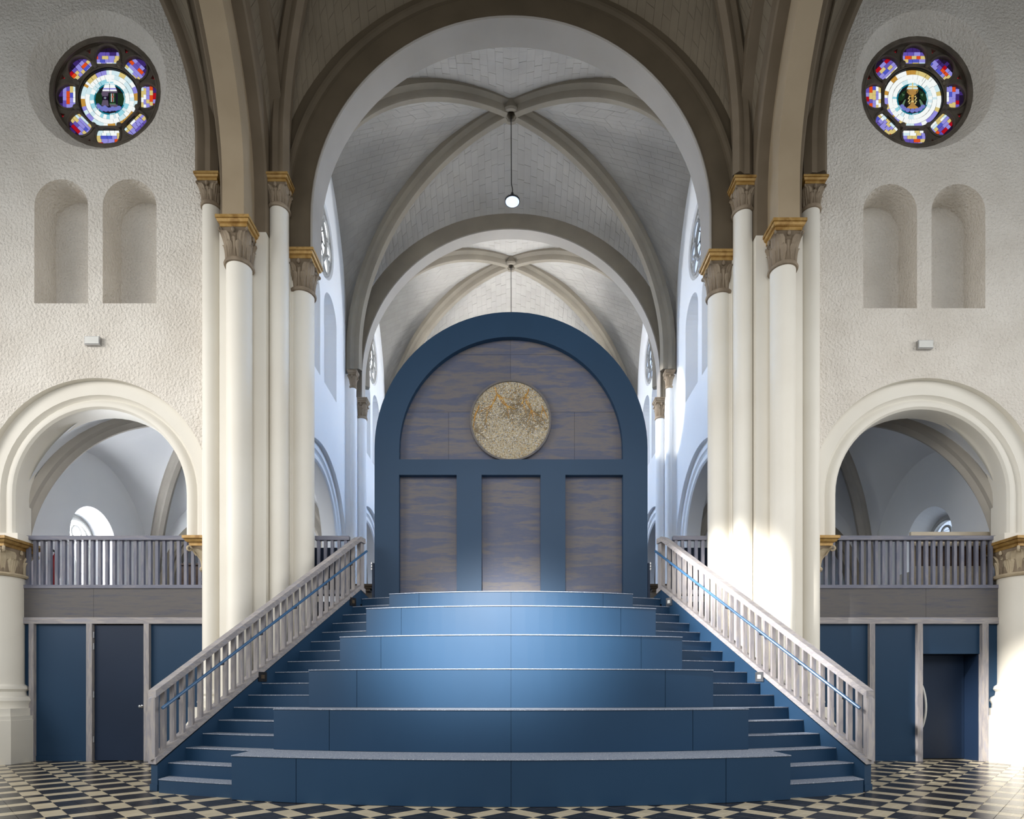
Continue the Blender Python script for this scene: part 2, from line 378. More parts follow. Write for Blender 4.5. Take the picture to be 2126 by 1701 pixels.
# ------------------------------------------------------------------ capitals, columns
def leaf_mesh(name, h, half, lean, curl, m, thick=.02):
    """upright acanthus-like leaf: base at origin, growing up z, leaning outwards along +x"""
    b = MB(); nu, nv = 11, 10; F1 = []; F2 = []
    for j in range(nv):
        t = j/(nv-1)
        wdt = half*(0.62+0.55*math.sin(PI*min(t*1.05, 1)*.62))*(1 if t < .80 else max(0.25, 1-((t-.80)/.20)**2.2*.75))
        out = lean*t**2.1+curl*max(0, (t-.78)/.22)**2
        zz = h*t-(0.10*h*max(0, (t-.82)/.18)**2)
        for i in range(nu):
            u = -1+2*i/(nu-1)
            ridge = half*(.10*(1-abs(u))+(.085 if i % 2 == 0 else -.085)*(1-.3*t))
            bend = -.45*half*u*u
            F1.append((out+ridge+bend+.006, u*wdt, zz)); F2.append((out+bend-thick, u*wdt*.9, zz))
    n = nu*nv; fs = []
    for j in range(nv-1):
        for i in range(nu-1):
            a = j*nu+i; fs.append([a, a+1, a+nu+1, a+nu]); fs.append([n+a, n+a+nu, n+a+nu+1, n+a+1])
        for i in (0, nu-1):
            a = j*nu+i; fs.append([a, a+nu, n+a+nu, n+a])
    a = (nv-1)*nu; fs += [[a+i, a+i+1, n+a+i+1, n+a+i] for i in range(nu-1)]
    b.add(F1+F2, fs)
    me = bpy.data.meshes.new(name); me.from_pydata(b.v, [], b.f); me.materials.append(M[m])
    me.polygons.foreach_set('use_smooth', [True]*len(me.polygons)); me.set_sharp_from_angle(angle=math.radians(50)); return me
def volute_mesh(name, sc, m):
    b = MB(); pts = []; rr = []
    for k in range(15):
        a = k/14*2.4*PI; r = .075*(1-.055*k)
        pts.append((r*math.sin(a)*.9, 0, .03+r*(math.cos(a)-1))); rr.append(.024*(1-.03*k))
    b.tube([(-.13, 0, -.16), (-.07, 0, -.06)]+pts, [.018, .022]+rr, 6)
    b.v = [(x*sc, y*sc, z*sc) for x, y, z in b.v]
    me = bpy.data.meshes.new(name); me.from_pydata(b.v, [], b.f); me.materials.append(M[m]); return me
def abacus(c, half, z0, z1, yclip=None):
    """square moulded slab in three steps, widest on top"""
    h = z1-z0; b = MB()
    for a, zz0, zz1, k in ((.80, 0, .34, 0), (.86, .34, .40, 0), (.90, .40, .64, .05), (1.0, .70, 1.0, 0), (.93, .64, .70, 0)):
        q = half*a; q2 = half*(a+k)
        b.hexa([(c[0]-q, c[1]-q, z0+h*zz0), (c[0]+q, c[1]-q, z0+h*zz0), (c[0]+q, c[1]+q, z0+h*zz0), (c[0]-q, c[1]+q, z0+h*zz0),
                (c[0]-q2, c[1]-q2, z0+h*zz1), (c[0]+q2, c[1]-q2, z0+h*zz1), (c[0]+q2, c[1]+q2, z0+h*zz1), (c[0]-q2, c[1]+q2, z0+h*zz1)])
    return b
def capital(parent, c, r, half, z0, zt, ab=.16, gold='gold', stone='carved', bellm='carved_mid'):
    """z0: top of shaft, zt: top of abacus"""
    zc = zt-ab; h = zc-z0
    b = MB(); N = 12; n = 96
    for k in range(N+1):
        t = k/N; rr = r*.98+(half*.80-r)*t**1.9; q = .85*max(0, (t-.30)/.70)**1.1
        for i in range(n):
            a = 2*PI*i/n; ca, sa = math.cos(a), math.sin(a); k2 = (1-q)+q/max(abs(ca), abs(sa))
            fl_ = 1+.075*math.sin(PI*min(1, t*1.15))*(abs(math.sin(a*12))-.5)
            b.v.append((c[0]+rr*ca*k2*fl_, c[1]+rr*sa*k2*fl_, z0+h*t))
    for k in range(N):
        for i in range(n): b.f.append([k*n+i, k*n+(i+1) % n, (k+1)*n+(i+1) % n, (k+1)*n+i]); b.m.append(0)
    bell = b.build('capital', bellm, parent, True)
    bell['label'] = 'carved leaf capital under a gilded abacus' if gold == 'gold' else 'carved leaf capital'
    ring = MB(); ring.lathe([(r*1.0, z0-.035), (r*1.14, z0-.03), (r*1.20, z0), (r*1.14, z0+.03), (r*1.0, z0+.035)], c, 24)
    ring.build('necking_ring', stone, bell, True)
    abacus(c, half, zc, zt).build('abacus', gold, bell)
    big = leaf_mesh('corner_leaf', h*.97, half*.36, half*1.16-r, .02, stone)
    mid = leaf_mesh('face_leaf', h*.80, half*.24, half*.68-r*.84, .03, stone)
    low = leaf_mesh('low_leaf', h*.60, half*.17, half*.13, .012, stone)
    vol = volute_mesh('volute', half*1.9, stone)
    for k in range(4):
        a = PI/4+k*PI/2
        copy_mesh('leaf', big, bell, (c[0]+r*.9*math.cos(a), c[1]+r*.9*math.sin(a), z0), a)
        copy_mesh('volute', vol, bell, (c[0]+half*1.10*math.cos(a), c[1]+half*1.10*math.sin(a), zc-.03), a)
        a = k*PI/2
        copy_mesh('leaf', mid, bell, (c[0]+r*.92*math.cos(a), c[1]+r*.92*math.sin(a), z0), a)
        bud = MB(); bx, by = c[0]+half*.84*math.cos(a), c[1]+half*.84*math.sin(a)
        bud.lathe([(.004, -.045), (.024, -.03), (.03, 0), (.02, .03), (.004, .05)], (0, 0), 8)
        bud.v = [(x+bx, y+by, z+zc-.055) for x, y, z in bud.v]
        bud.build('bud', stone, bell, True)
    for k in range(8):
        a = PI/8+k*PI/4
        copy_mesh('leaf', low, bell, (c[0]+r*1.0*math.cos(a), c[1]+r*1.0*math.sin(a), z0+.02), a)
    return bell
def copy_mesh(name, me, parent, loc, rz):
    o = link(name, me, parent); o.location = loc; o.rotation_euler = (0, 0, rz); return o
def base_profile(r, z0):
    return [(r*1.45, z0), (r*1.45, z0+.05), (r*1.55, z0+.09), (r*1.5, z0+.13), (r*1.2, z0+.16), (r*1.14, z0+.20), (r*1.3, z0+.24), (r*1.26, z0+.28), (r*1.02, z0+.32), (r, z0+.36)]

piers = {}
for s, sd in ((-1, 'left'), (1, 'right')):
    dz = 0 if s < 0 else -0.06
    P = thing('clustered_pier', 'cream clustered pier on the %s of the stair with four tall shafts and gilded capitals' % sd, 'pier', (s*4.8, 10.9, 0))
    piers[s] = P
    X = lambda a, b: (min(s*a, s*b), max(s*a, s*b))
    b = MB()
    b.box(*X(4.08, 5.55), A1+.02, A1B, 0, 10.0); b.box(*X(4.37, 5.20), 10.65, A1+.02, 0, 9.528+dz)
    b.box(*X(4.02, 4.12), A1+.08, A1B-.02, 0, 9.5)
    b.build('core', 'plaster', P)
    b = MB(); b.box(*X(4.08, 5.60), A1+.03, A1B, 10.0, 12.6); b.build('upper_core', 'taupe', P)['label'] = 'taupe stone core above the capitals'
    for cx, cy, r, half, z0, zt, ab in ((5.444, 10.87, .158, .225, 10.12, 10.62, .13), (4.776, 10.5, .212, .29, 8.79, 9.50, .17),
                                        (4.217, 10.87, .167, .235, 10.08, 10.60, .14), (3.92, 11.25, .209, .29, 8.79, 9.50, .17)):
        c = (s*cx, cy); zz = dz if cx > 4 else dz*.6
        sh = MB(); sh.lathe(base_profile(r, 1.05)+[(r, z0+zz-.02)], c, 28)
        sh.build('shaft', 'plaster', P, True)
        capital(P, c, r, half, z0+zz, zt+zz, ab)
    b = MB()
    for cx, cy, r in ((5.0, 10.95, .85), (4.776, 10.5, .42), (4.1, 11.15, .42)):
        b.lathe([(r, 0), (r, .75), (r*.96, .80), (r*.96, 1.05)], (s*cx, cy), 8, PI/8)
    b.build('pedestal', 'plaster', P)

# side arch columns at the picture's edges, and the corbelled impost beside each pier
for s, sd in ((-1, 'left'), (1, 'right')):
    P = thing('arcade_column', 'stout white round column at the outer jamb of the %s side arch' % sd, 'column', (s*9.68, 11.33, 0))
    c = (s*9.68, 11.33); r = .375
    b = MB(); b.lathe([(r*1.28, 1.02), (r*1.28, 1.10), (r*1.38, 1.16), (r*1.33, 1.22), (r*1.12, 1.26), (r*1.08, 1.33), (r*1.2, 1.38), (r*1.16, 1.43), (r*1.01, 1.47), (r, 1.52), (r, 3.53)], c, 40)
    b.build('shaft', 'plaster', P, True)
    b = MB(); q = .50
    def octo(q, ch, z): return [(c[0]+x, c[1]+y, z) for x, y in ((-q+ch, -q), (q-ch, -q), (q, -q+ch), (q, q-ch), (q-ch, q), (-q+ch, q), (-q, q-ch), (-q, -q+ch))]
    for q, z0, z1, ch in ((.56, 0, .80, .12), (.545, .80, .88, .12), (.50, .88, 1.02, .12)):
        b.add(octo(q, ch, z0)+octo(q, ch, z1), [[k, (k+1) % 8, 8+(k+1) % 8, 8+k] for k in range(8)]+[list(range(8, 16))])
    b.build('pedestal', 'plaster', P)
    capital(P, c, r, .47, 3.52, 4.18, .17, 'gold', 'carved_pale', 'carved')
    b = MB(); b.box(min(s*9.2, s*9.9)+.02, max(s*9.2, s*9.9)-.02, 11.16, 11.6, 4.18, 4.30) ; b.build('impost_block', 'plaster', P)
    # half capital against the pier
    Q = piers[s]
    b = MB(); b.lathe([(.26, 0), (.26, 3.62)], (s*5.55, 11.38), 24); b.build('impost_shaft', 'plaster', Q, True)
    capital(Q, (s*5.55, 11.30), .26, .44, 3.62, 4.18, .17, 'gold', 'carved_pale', 'carved')

# ------------------------------------------------------------------ great arch, choir arch and side arches
def ring_stations(R, zc, zb, yc, n=56, cx=0.0):
    st = [(Vector((cx-R, yc, zb)), Vector((0, 1, 0)), Vector((1, 0, 0)))]
    for k in range(n+1):
        a = PI-PI*k/n; st.append((Vector((cx+R*math.cos(a), yc, zc+R*math.sin(a))), Vector((0, 1, 0)), Vector((-math.cos(a), 0, -math.sin(a)))))
    st.append((Vector((cx+R, yc, zb)), Vector((0, 1, 0)), Vector((-1, 0, 0)))); return st
T1 = thing('trim_1', 'great round crossing arch with taupe mouldings and a pale soffit', 'arch', (0, A1, 9.45)); T1['kind'] = 'structure'
b = MB(); b.sweep(ring_stations(R1, ZC1, 9.44, A1), [(.0, -.04), (.0, -.44), (-.05, -.45), (-.09, -.49), (-.10, -.53), (-.06, -.56), (-.06, -.72), (.3, -.9), (.3, -.04)])
b.build('arch_face', 'taupe_dark', T1, True, 30)
b = MB(); b.sweep(ring_stations(R1, ZC1, 9.44, A1), [(-.012, -.045), (-.03, -.02), (-.012, 0), (.49, 0), (.49, -1.0), (.35, -1.0), (.35, -.045)])
b.build('soffit', 'soffit', T1, True, 30)
T2 = thing('trim_2', 'second round arch across the choir beyond the blue screen', 'arch', (0, A2, 9.2)); T2['kind'] = 'structure'
b = MB(); b.sweep(ring_stations(R2, ZC2, 9.2, A2), [(0, -.02), (0, -.5), (.3, -.5), (.3, -.02)]); b.build('arch_face', 'rib', T2, True, 30)
b = MB(); b.sweep(ring_stations(R2, ZC2, 9.2, A2), [(-.012, -.03), (-.012, 0), (.34, 0), (.34, -.6), (.31, -.6), (.31, -.03)]); b.build('soffit', 'soffit', T2, True, 30)
# arches carried by the front shafts, running towards the viewer
def side_stations(R, zc, zb, xc, yc, n=40):
    st = [(Vector((xc, yc+R, zb)), Vector((1, 0, 0)), Vector((0, -1, 0)))]
    for k in range(n+1):
        a = PI*k/n; st.append((Vector((xc, yc+R*math.cos(a), zc+R*math.sin(a))), Vector((1, 0, 0)), Vector((0, -math.cos(a), -math.sin(a)))))
    st.append((Vector((xc, yc-R, zb)), Vector((1, 0, 0)), Vector((0, 1, 0)))); return st
CRY = 6.6
for s, k in ((-1, 3), (1, 4)):
    T = thing('trim_%d' % k, 'broad taupe arch rising from the %s pier towards the viewer' % ('left' if s < 0 else 'right'), 'arch', (s*4.776, 10.3, 9.5)); T['kind'] = 'structure'
    dz = 0 if s < 0 else -.06
    b = MB(); b.sweep(side_stations(3.66, ZC1, 9.50+dz, s*4.776, CRY), [(-.2, -.03), (-.185, 0), (.185, 0), (.2, -.03), (.2, -.42), (-.2, -.42)]); b.build('inner_order', 'taupe_light', T, True, 30)
    b = MB(); b.sweep(side_stations(4.05, ZC1, 9.53+dz, s*4.776, CRY), [(-.42, -.03), (-.39, 0), (-.25, 0), (.25, 0), (.39, 0), (.42, -.03), (.42, -.5), (-.42, -.5)]); b.build('outer_order', 'taupe', T, True, 30)
    b = MB(); b.sweep(side_stations(4.44, ZC1, 9.8, s*4.776, CRY), [(-.68, 0), (.68, 0), (.68, -.4), (-.68, -.4)]); b.build('backing', 'taupe', T, True, 30)

# ------------------------------------------------------------------ vaults
RIBP = [(-.13, .02), (-.13, -.0), (-.13, .05), (-.10, .08), (-.075, .10), (-.06, .17), (-.045, .19), (.045, .19), (.06, .17), (.075, .10), (.10, .08), (.13, .05), (.13, -.06), (-.13, -.06)]
RIBP = RIBP[2:]
def vault(name, label, xc, yc, hx, hy, zs, xa, ya, dg, bm, mm, ribm, tau=.12, course=.155, blen=.34, ribs=(1, 1, 1, 1), ribscale=1.0, boss=True, blocks=True, npick=300, dzr=0.0, rx=None, ry=None, rz=None):
    """xa=(z0,H): arch over the sides at y=yc+-hy; ya: over the sides at x=xc+-hx; dg: diagonals"""
    def zt(t, q):
        z0, H = q
        return (zs+(z0-zs)*t/tau, 0.0) if t < tau else (z0+H*math.sin((t-tau)/(1-tau)*PI/2), (t-tau)/(1-tau)*PI/2)
    def curve(kind, sx, sy, t):
        z, th = zt(t, {'x': xa, 'y': ya, 'd': dg}[kind]); c = math.cos(th)
        if kind == 'd': return Vector((xc+sx*hx*c, yc+sy*hy*c, z))
        if kind == 'x': return Vector((xc+sx*hx*c, yc+sy*hy, z))
        return Vector((xc+sx*hx, yc+sy*hy*c, z))
    back = MB(); blk = []
    cen = Vector((xc, yc, zs))
    for sx in (-1, 1):
        for sy in (-1, 1):
            for kind in ('x', 'y'):
                S = lambda s_, t, kind=kind, sx=sx, sy=sy: curve(kind, sx, sy, t).lerp(curve('d', sx, sy, t), s_)+Vector((0, 0, .10*math.sin(PI*s_)*max(0, t-tau)))
                nt = 26; vv = []; ns = 6
                for i in range(nt+1):
                    for j in range(ns+1):
                        p = S(j/ns, i/nt); out = (p-cen).normalized(); vv.append(p+out*.009)
                back.add(vv, [[i*(ns+1)+j, i*(ns+1)+j+1, (i+1)*(ns+1)+j+1, (i+1)*(ns+1)+j] for i in range(nt) for j in range(ns)])
                if not blocks: continue
                L = sum((S(.5, (i+1)/40)-S(.5, i/40)).length for i in range(40)); nc = max(4, int(L/course))
                for i in range(nc):
                    t0, t1 = i/nc, (i+1)/nc; g = .028/2*(t1-t0)
                    row = (S(1, (t0+t1)/2)-S(0, (t0+t1)/2)).length
                    if row < .08: continue
                    nb = max(1, round(row/blen)); cuts = [0]+[(k+(.5 if i % 2 else 0)+random.uniform(-.08, .08))/nb for k in range(1 if not i % 2 else 0, nb)]+[1]
                    cuts = sorted(c for c in cuts if 0 <= c <= 1)
                    for s0, s1 in zip(cuts[:-1], cuts[1:]):
                        if (s1-s0)*row < .03: continue
                        e = .003/row
                        c4 = [S(s0+e, t0+g), S(s1-e, t0+g), S(s1-e, t1-g), S(s0+e, t1-g)]
                        nrm = (c4[2]-c4[0]).cross(c4[3]-c4[1])
                        if nrm.length < 1e-7: continue
                        nrm.normalize()
                        if nrm.dot(c4[0]-cen) < 0: nrm = -nrm
                        off = nrm*random.uniform(-.002, .002)
                        blk.append((px_area(c4), [p+off for p in c4], nrm))
    root = struct(back.build(name, mm, None, True), label, 'ceiling')
    blk.sort(key=lambda q: -q[0])
    rest = MB()
    for k, (a, c4, nrm) in enumerate(blk):
        v = [p+nrm*.026 for p in c4]+c4
        fs = [(4, 5, 6, 7), (0, 1, 5, 4), (1, 2, 6, 5), (2, 3, 7, 6), (3, 0, 4, 7)]
        if k < npick and a > 0:
            q = MB(); q.add(v, fs); q.build('block', bm, root)
        else: rest.add(v, fs)
    if rest.f: rest.build('blockwork', bm, root)['kind'] = 'stuff'
    for (sx, sy), on in zip(((-1, -1), (1, -1), (1, 1), (-1, 1)), ribs):
        if not on: continue
        st = []; N = 44
        n = Vector((sy*hy, -sx*hx, 0)).normalized()
        pts = [curve('d', sx, sy, i/N*.985) for i in range(N+1)]
        if rx: pts = [Vector((xc+(p.x-xc)*rx/hx, yc+(p.y-yc)*ry/hy, p.z)) for p in pts]
        if rz:
            k = next(i for i, p in enumerate(pts) if p.z > rz); f_ = (rz-pts[k-1].z)/(pts[k].z-pts[k-1].z)
            pts = [pts[k-1].lerp(pts[k], f_)]+pts[k:]
        N = len(pts)-1
        for i, p in enumerate(pts):
            t = (pts[min(i+1, N)]-pts[max(i-1, 0)]).normalized(); iw = n.cross(t).normalized()
            if iw.dot(Vector((xc, yc, p.z-2))-p) < 0: iw = -iw
            st.append((p+Vector((0, 0, dzr)), n, iw))
        q = MB(); q.sweep(st, [(a*ribscale, c*ribscale) for a, c in RIBP]); q.build('rib', ribm, root, True, 30)
    if boss:
        zb = dg[0]+dg[1]+dzr+.04
        q = MB(); q.lathe([(.10, zb+.0), (.10, zb-.24), (.13, zb-.28), (.20, zb-.28), (.23, zb-.24), (.215, zb-.16), (.24, zb-.05), (.24, zb+.1)], (xc, yc), 28)
        q.f.pop(-2); q.m.pop(-2)
        bo = q.build('boss', ribm, root, True, 30)
        q = MB(); q.lathe([(.099, zb-.10), (.099, zb-.05)], (xc, yc), 20); q.build('boss_plug', 'carved_dark', bo)
    return root
vault('ceiling', 'dim blockwork vault over the crossing', 0, CRY, 4.36, 4.36, 10.0, (10.09, 4.28), (10.09, 4.28), (11.2, 4.8), 'shaded_block', 'shaded_mortar', 'taupe', ribscale=1.3, boss=False, course=.19, blen=.42, rx=4.2, ry=4.26, rz=10.61)
for i, (yc, nm) in enumerate(((BAY1, 'nearer'), (BAY2, 'farther'))):
    hy = (A2-A1B)/2+.02 if i == 0 else 2.3
    vault('ceiling', 'grey blockwork rib vault of the %s choir bay with a hanging lamp' % nm, 0, yc, CW, hy, 9.8, (10.0, 4.15), (9.5, 4.55), (10.3, 4.52), 'block', 'mortar', 'rib', ribscale=1.35, rx=4.18, ry=hy-.22)
for s, nm in ((-1, 'left'), (1, 'right')):
    vault('ceiling', 'shadowed vault of the %s transept above the rose window' % nm, s*10.02, CRY, 4.60, 4.44, 10.0, (11.6, 4.1), (10.09, 4.3), (11.25, 5.1), 'shaded_block', 'shaded_mortar', 'taupe', ribscale=1.3, boss=False, course=.19, blen=.42, npick=60, rx=4.56, ry=4.26, rz=10.63)

# ------------------------------------------------------------------ choir walls
for s, sd in ((-1, 'left'), (1, 'right')):
    mp = lambda u, z, w_, s=s: (s*(CW+w_), u, z)
    fs = []
    for yc in (BAY1, BAY2):
        fs += bay_features(yc, 0, deep=.3)
        fs.append(dict(front=circ(yc, 11.9, .90), back=circ(yc, 11.9, .84), w=.09))
        fs.append(dict(front=arch(yc, ZS, 2.0, 3.05, 28)))
    b_out = [(A1B-.1, 2.9), (20.9, 2.9), (20.9, 15.2), (A1B-.1, 15.2)]
    W = wall('wall_choir_'+sd, mp, b_out, fs, 'white_wall', 'white upper wall along the %s side of the choir, washed with blue light' % sd)
    for yc in (BAY1, BAY2):
        arch_mould(mp, yc, ZS, 1.58, 2.0, 3.05, .5, 'white_wall', 'arch_moulding', W)
    # slender respond under the second arch
    P = thing('choir_respond', 'slender %s choir respond with small carved capitals under the second arch' % sd, 'pier', (s*4.3, 16.1, 3.1))
    b = MB(); b.box(min(s*4.12, s*4.5), max(s*4.12, s*4.5), 15.85, 16.6, 3.1, 9.2); b.box(min(s*4.22, s*4.5), max(s*4.22, s*4.5), 15.7, 15.86, 3.1, 9.7); b.build('core', 'white_wall', P)
    for (cx, cy, r, half, z0, zt) in ((4.17, 15.76, .085, .135, 9.36, 9.78), (4.03, 16.14, .125, .18, 8.72, 9.22)):
        q = MB(); q.lathe([(r, 3.1), (r, z0)], (s*cx, cy), 20); q.build('shaft', 'white_wall', P, True)
        capital(P, (s*cx, cy), r, half, z0, zt, .11, 'carved')
    b = MB(); b.lathe([(.26, 3.10), (.26, 3.70), (.30, 3.74), (.27, 3.78), (.36, 4.0)], (s*4.05, 16.1), 20); b.build('low_capital', 'carved', P, True)
    abacus((s*4.05, 16.1), .40, 4.0, 4.18).build('low_abacus', 'carved_dark', P)
b = MB(); b.box(-6, 6, 20.9, 21.1, 2.5, 15.5); struct(b.build('wall_back', 'white_wall'), 'white end wall of the choir behind the screen', 'wall')
b = MB(); b.box(-CW-.6, CW+.6, 11.6, 20.9, 2.95, 3.08); struct(b.build('floor', 'blue_dark'), 'raised choir floor at the top of the stair', 'floor')

# ------------------------------------------------------------------ rose windows and other windows
def hull(pts):
    pts = sorted(set(pts)); lo = []; up = []
    cr = lambda o, a, c: (a[0]-o[0])*(c[1]-o[1])-(a[1]-o[1])*(c[0]-o[0])
    for p in pts:
        while len(lo) > 1 and cr(lo[-2], lo[-1], p) <= 0: lo.pop()
        lo.append(p)
    for p in reversed(pts):
        while len(up) > 1 and cr(up[-2], up[-1], p) <= 0: up.pop()
        up.append(p)
    return lo[:-1]+up[:-1]
def clip(poly, conv):
    out = poly
    for i in range(len(conv)):
        a, c = conv[i], conv[(i+1) % len(conv)]; inp = out; out = []
        sd = lambda p: (c[0]-a[0])*(p[1]-a[1])-(c[1]-a[1])*(p[0]-a[0])
        for k in range(len(inp)):
            p, q = inp[k-1], inp[k]; sp, sq = sd(p), sd(q)
            if (sp >= 0) != (sq >= 0):
                t = sp/(sp-sq); out.append((p[0]+(q[0]-p[0])*t, p[1]+(q[1]-p[1])*t))
            if sq >= 0: out.append(q)
        if not out: return []
    return out
def parea(p): return abs(sum(p[k-1][0]*p[k][1]-p[k][0]*p[k-1][1] for k in range(len(p))))/2
def pane(parent, poly, mapf, w0, g, th=.008, name='pane'):
    b = MB(); n = len(poly)
    b.add([mapf(u, z, w0) for u, z in poly]+[mapf(u, z, w0+th) for u, z in poly], [list(range(n)), list(reversed(range(n, 2*n)))]+[[k, (k+1) % n, n+(k+1) % n, n+k] for k in range(n)])
    return b.build(name, g if not isinstance(g, str) else GLASS[g], parent)
def shrink(p, g):
    cx = sum(q[0] for q in p)/len(p); cz = sum(q[1] for q in p)/len(p)
    out = []
    for x, z in p:
        d = math.hypot(x-cx, z-cz) or 1; k = max(0, 1-g/d); out.append((cx+(x-cx)*k, cz+(z-cz)*k))
    return out
def tracery(parent, mapf, R, w0, th, mname, nf=8, rc=.735, rl=.235, ri=.60, rot=PI/2):
    foils = []
    for k in range(nf):
        a = rot+2*PI*k/nf; c, s = math.cos(a), math.sin(a)
        lobe = [(rc+rl*math.cos(2*PI*q/26), rl*math.sin(2*PI*q/26)) for q in range(26)]
        lobe = [p for p in lobe if math.hypot(*p) > ri+.012]
        neck = [(ri+.012, y*.18) for y in (-1, -.5, 0, .5, 1)]
        h = hull(lobe+neck)
        foils.append([(x*c-y*s, x*s+y*c) for x, y in h])
    spand = []
    for k in range(nf):
        a = rot+2*PI*(k+.5)/nf
        spand.append([(r*math.cos(a+da), r*math.sin(a+da)) for r, da in ((.965, -.055), (.965, .055), (.885, 0))])
    b = MB(); b.plate(circ(0, 0, R, 64), foils+spand+[circ(0, 0, ri-.02, 48)], mapf, w0, w0+th)
    # rolls round every foil and at the rim
    for f in foils: b.tube([mapf(u*1.0, z*1.0, w0-.004) for u, z in f], .021, 6, True)
    b.tube([mapf(u, z, w0) for u, z in circ(0, 0, R-.03, 64)], .03, 6, True)
    for k in range(nf):
        a = rot+2*PI*(k+.5)/nf
        b.lathe([(.001, -.05), (.05, -.03), (.055, .01), (.03, .05)], (0, 0), 8); n = 32
        tail = b.v[-32:]; b.v[-32:] = [mapf((ri+.035)*math.cos(a)+x, (ri+.035)*math.sin(a)+y, w0-.02+z) for x, y, z in tail]
    b.build('tracery', mname, parent, True, 40)
    return foils, spand
def rose(n, s, label, motif):
    W = thing('window_%d' % n, label, 'window', (s*OCX, WY+.3, OCZ)); W['kind'] = 'structure'
    mp = lambda u, z, w_: (s*OCX+u, WY+.24+w_, OCZ+z)
    foils, spand = tracery(W, mp, 1.07, .07, .06, 'tracery', rl=.25)
    b = MB(); b.plate(circ(0, 0, 1.13, 64), [circ(0, 0, .985, 64)], mp, -.012, .09); b.tube([mp(u, z, .0) for u, z in circ(0, 0, .99, 64)], .022, 6, True); b.build('stone_rim', 'tracery', W, True, 40)
    b = MB(); b.plate(circ(0, 0, 1.12, 48), [], mp, .135, .17); b.build('came_backing', 'lead', W)
    b = MB(); b.plate(circ(0, 0, .605, 48), [circ(0, 0, .562, 48)], mp, .095, .13); b.build('iron_ring', 'lead', W)
    WP = .122
    rnd = random.Random(11+n)
    # foil glass: rows from the centre outwards
    rows = [(.605, .65), (.65, .70), (.70, .765), (.765, .83), (.83, .90), (.90, .985)]
    pal = [['white', 'pale', 'yellow'], ['lavender', 'pale', 'yellow', 'lavender', 'white'], ['lavender', 'yellow', 'lavender', 'blue'], ['lavender', 'violet', 'orange', 'yellow'], ['purple', 'lavender', 'red', 'violet'], ['dusk', 'purple', 'dusk']]
    for k, f in enumerate(foils):
        a = PI/2+2*PI*k/8; c, sn = math.cos(a), math.sin(a)
        for ri, (r0, r1) in enumerate(rows):
            cuts = [-.25]; x = -.25
            while x < .25:
                x += rnd.choice((.075, .095, .125)); cuts.append(min(x, .25))
            for y0, y1 in zip(cuts[:-1], cuts[1:]):
                q = [(x*c-y*sn, x*sn+y*c) for x, y in ((r0, y0), (r1, y0), (r1, y1), (r0, y1))]
                q = clip(q, f)
                if len(q) < 3 or parea(q) < .0008: continue
                pane(W, shrink(q, .006), mp, WP, rnd.choice(pal[ri]))
    for t in spand: pane(W, t, mp, WP, 'red')
    # rings of pale glass round the medallion
    for ri, (r0, r1, cnt, pl) in enumerate(((.300, .385, 28, ['white', 'pale', 'cyan', 'white']), (.385, .472, 30, ['white', 'white', 'pale', 'white']), (.472, .556, 32, ['white', 'yellow', 'pale', 'lavender', 'amber', 'white']))):
        a0 = rnd.random(); an = [0.0]
        while an[-1] < 2*PI-.12: an.append(an[-1]+2*PI/cnt*rnd.choice((.5, .8, 1, 1.25, 1.5)))
        an[-1] = 2*PI
        for t0, t1 in zip(an[:-1], an[1:]):
            m_ = (t0+t1)/2
            q = [(r*math.cos(a0+t), r*math.sin(a0+t)) for r, t in ((r0, t0), (r1, t0), (r1, m_), (r1, t1), (r0, t1), (r0, m_))]
            pane(W, shrink(q, .005), mp, WP, rnd.choice(pl))
    for k in range(16):
        t0, t1 = 2*PI*k/16, 2*PI*(k+1)/16
        pane(W, [(r*math.cos(t), r*math.sin(t)) for r, t in ((.282, t0+.012), (.296, t0+.012), (.296, t1-.012), (.282, t1-.012))], mp, WP, 'teal' if k % 3 else 'cyan')
    for q, g in motif: pane(W, q, mp, WP-.004, g, .012)
    return W
def disc(x, z, rx, rz=None, n=12): return [(x+rx*math.cos(2*PI*k/n), z+(rz or rx)*math.sin(2*PI*k/n)) for k in range(n)]
mot = []
for sx in (-1, 1):
    mot.append(([(sx*x, z) for x, z in ((.145, .12), (.255, .10), (.272, 0), (.25, -.11), (.145, -.11))], 'green'))
for k in range(7):
    z = .125+.03*k; h = .145-.012*k
    for sx in (-1, 1): mot.append((rect(min(sx*.008, sx*h), max(sx*.008, sx*h), z, z+.022), ('mauve', 'white', 'lavender', 'white', 'white', 'pale', 'cyan')[k]))
mot += [(rect(-.155, -.03, .075, .115), 'mauve'), (rect(-.14, -.04, .055, .07), 'mauve'), (rect(-.13, -.035, -.02, .05), 'dusk'), ([(-.13, -.025), (-.035, -.025), (-.02, -.13), (-.155, -.12)], 'mauve'),
        (rect(-.088, -.078, -.005, .04), 'pale'), (rect(-.108, -.058, .012, .022), 'pale'),
        (rect(.0, .115, -.085, .105), 'green'), (rect(.03, .047, -.06, .1), 'pale'), (rect(.049, .069, -.06, .1), 'orange'), (rect(.071, .088, -.06, .1), 'pale'), (rect(.03, .088, .028, .046), 'red'), (rect(.052, .066, .03, .044), 'yellow'),
        (rect(.0, .115, -.098, -.09), 'sage'), (rect(.13, .16, -.11, .10), 'dusk'), ([(.0, -.11), (.15, -.11), (.16, -.15), (.02, -.15)], 'mauve')]
for x, z, r in ((-.2, -.15, .045), (-.14, -.185, .05), (-.075, -.19, .055), (-.09, -.15, .03), (.0, -.2, .04), (.06, -.185, .045), (.12, -.19, .04), (.18, -.17, .045), (-.22, -.11, .03)): mot.append((disc(x, z, r, r*.85), 'cloud'))
rose(1, -1, 'rose window on the left wall, its medallion a grey church with an open book', mot)
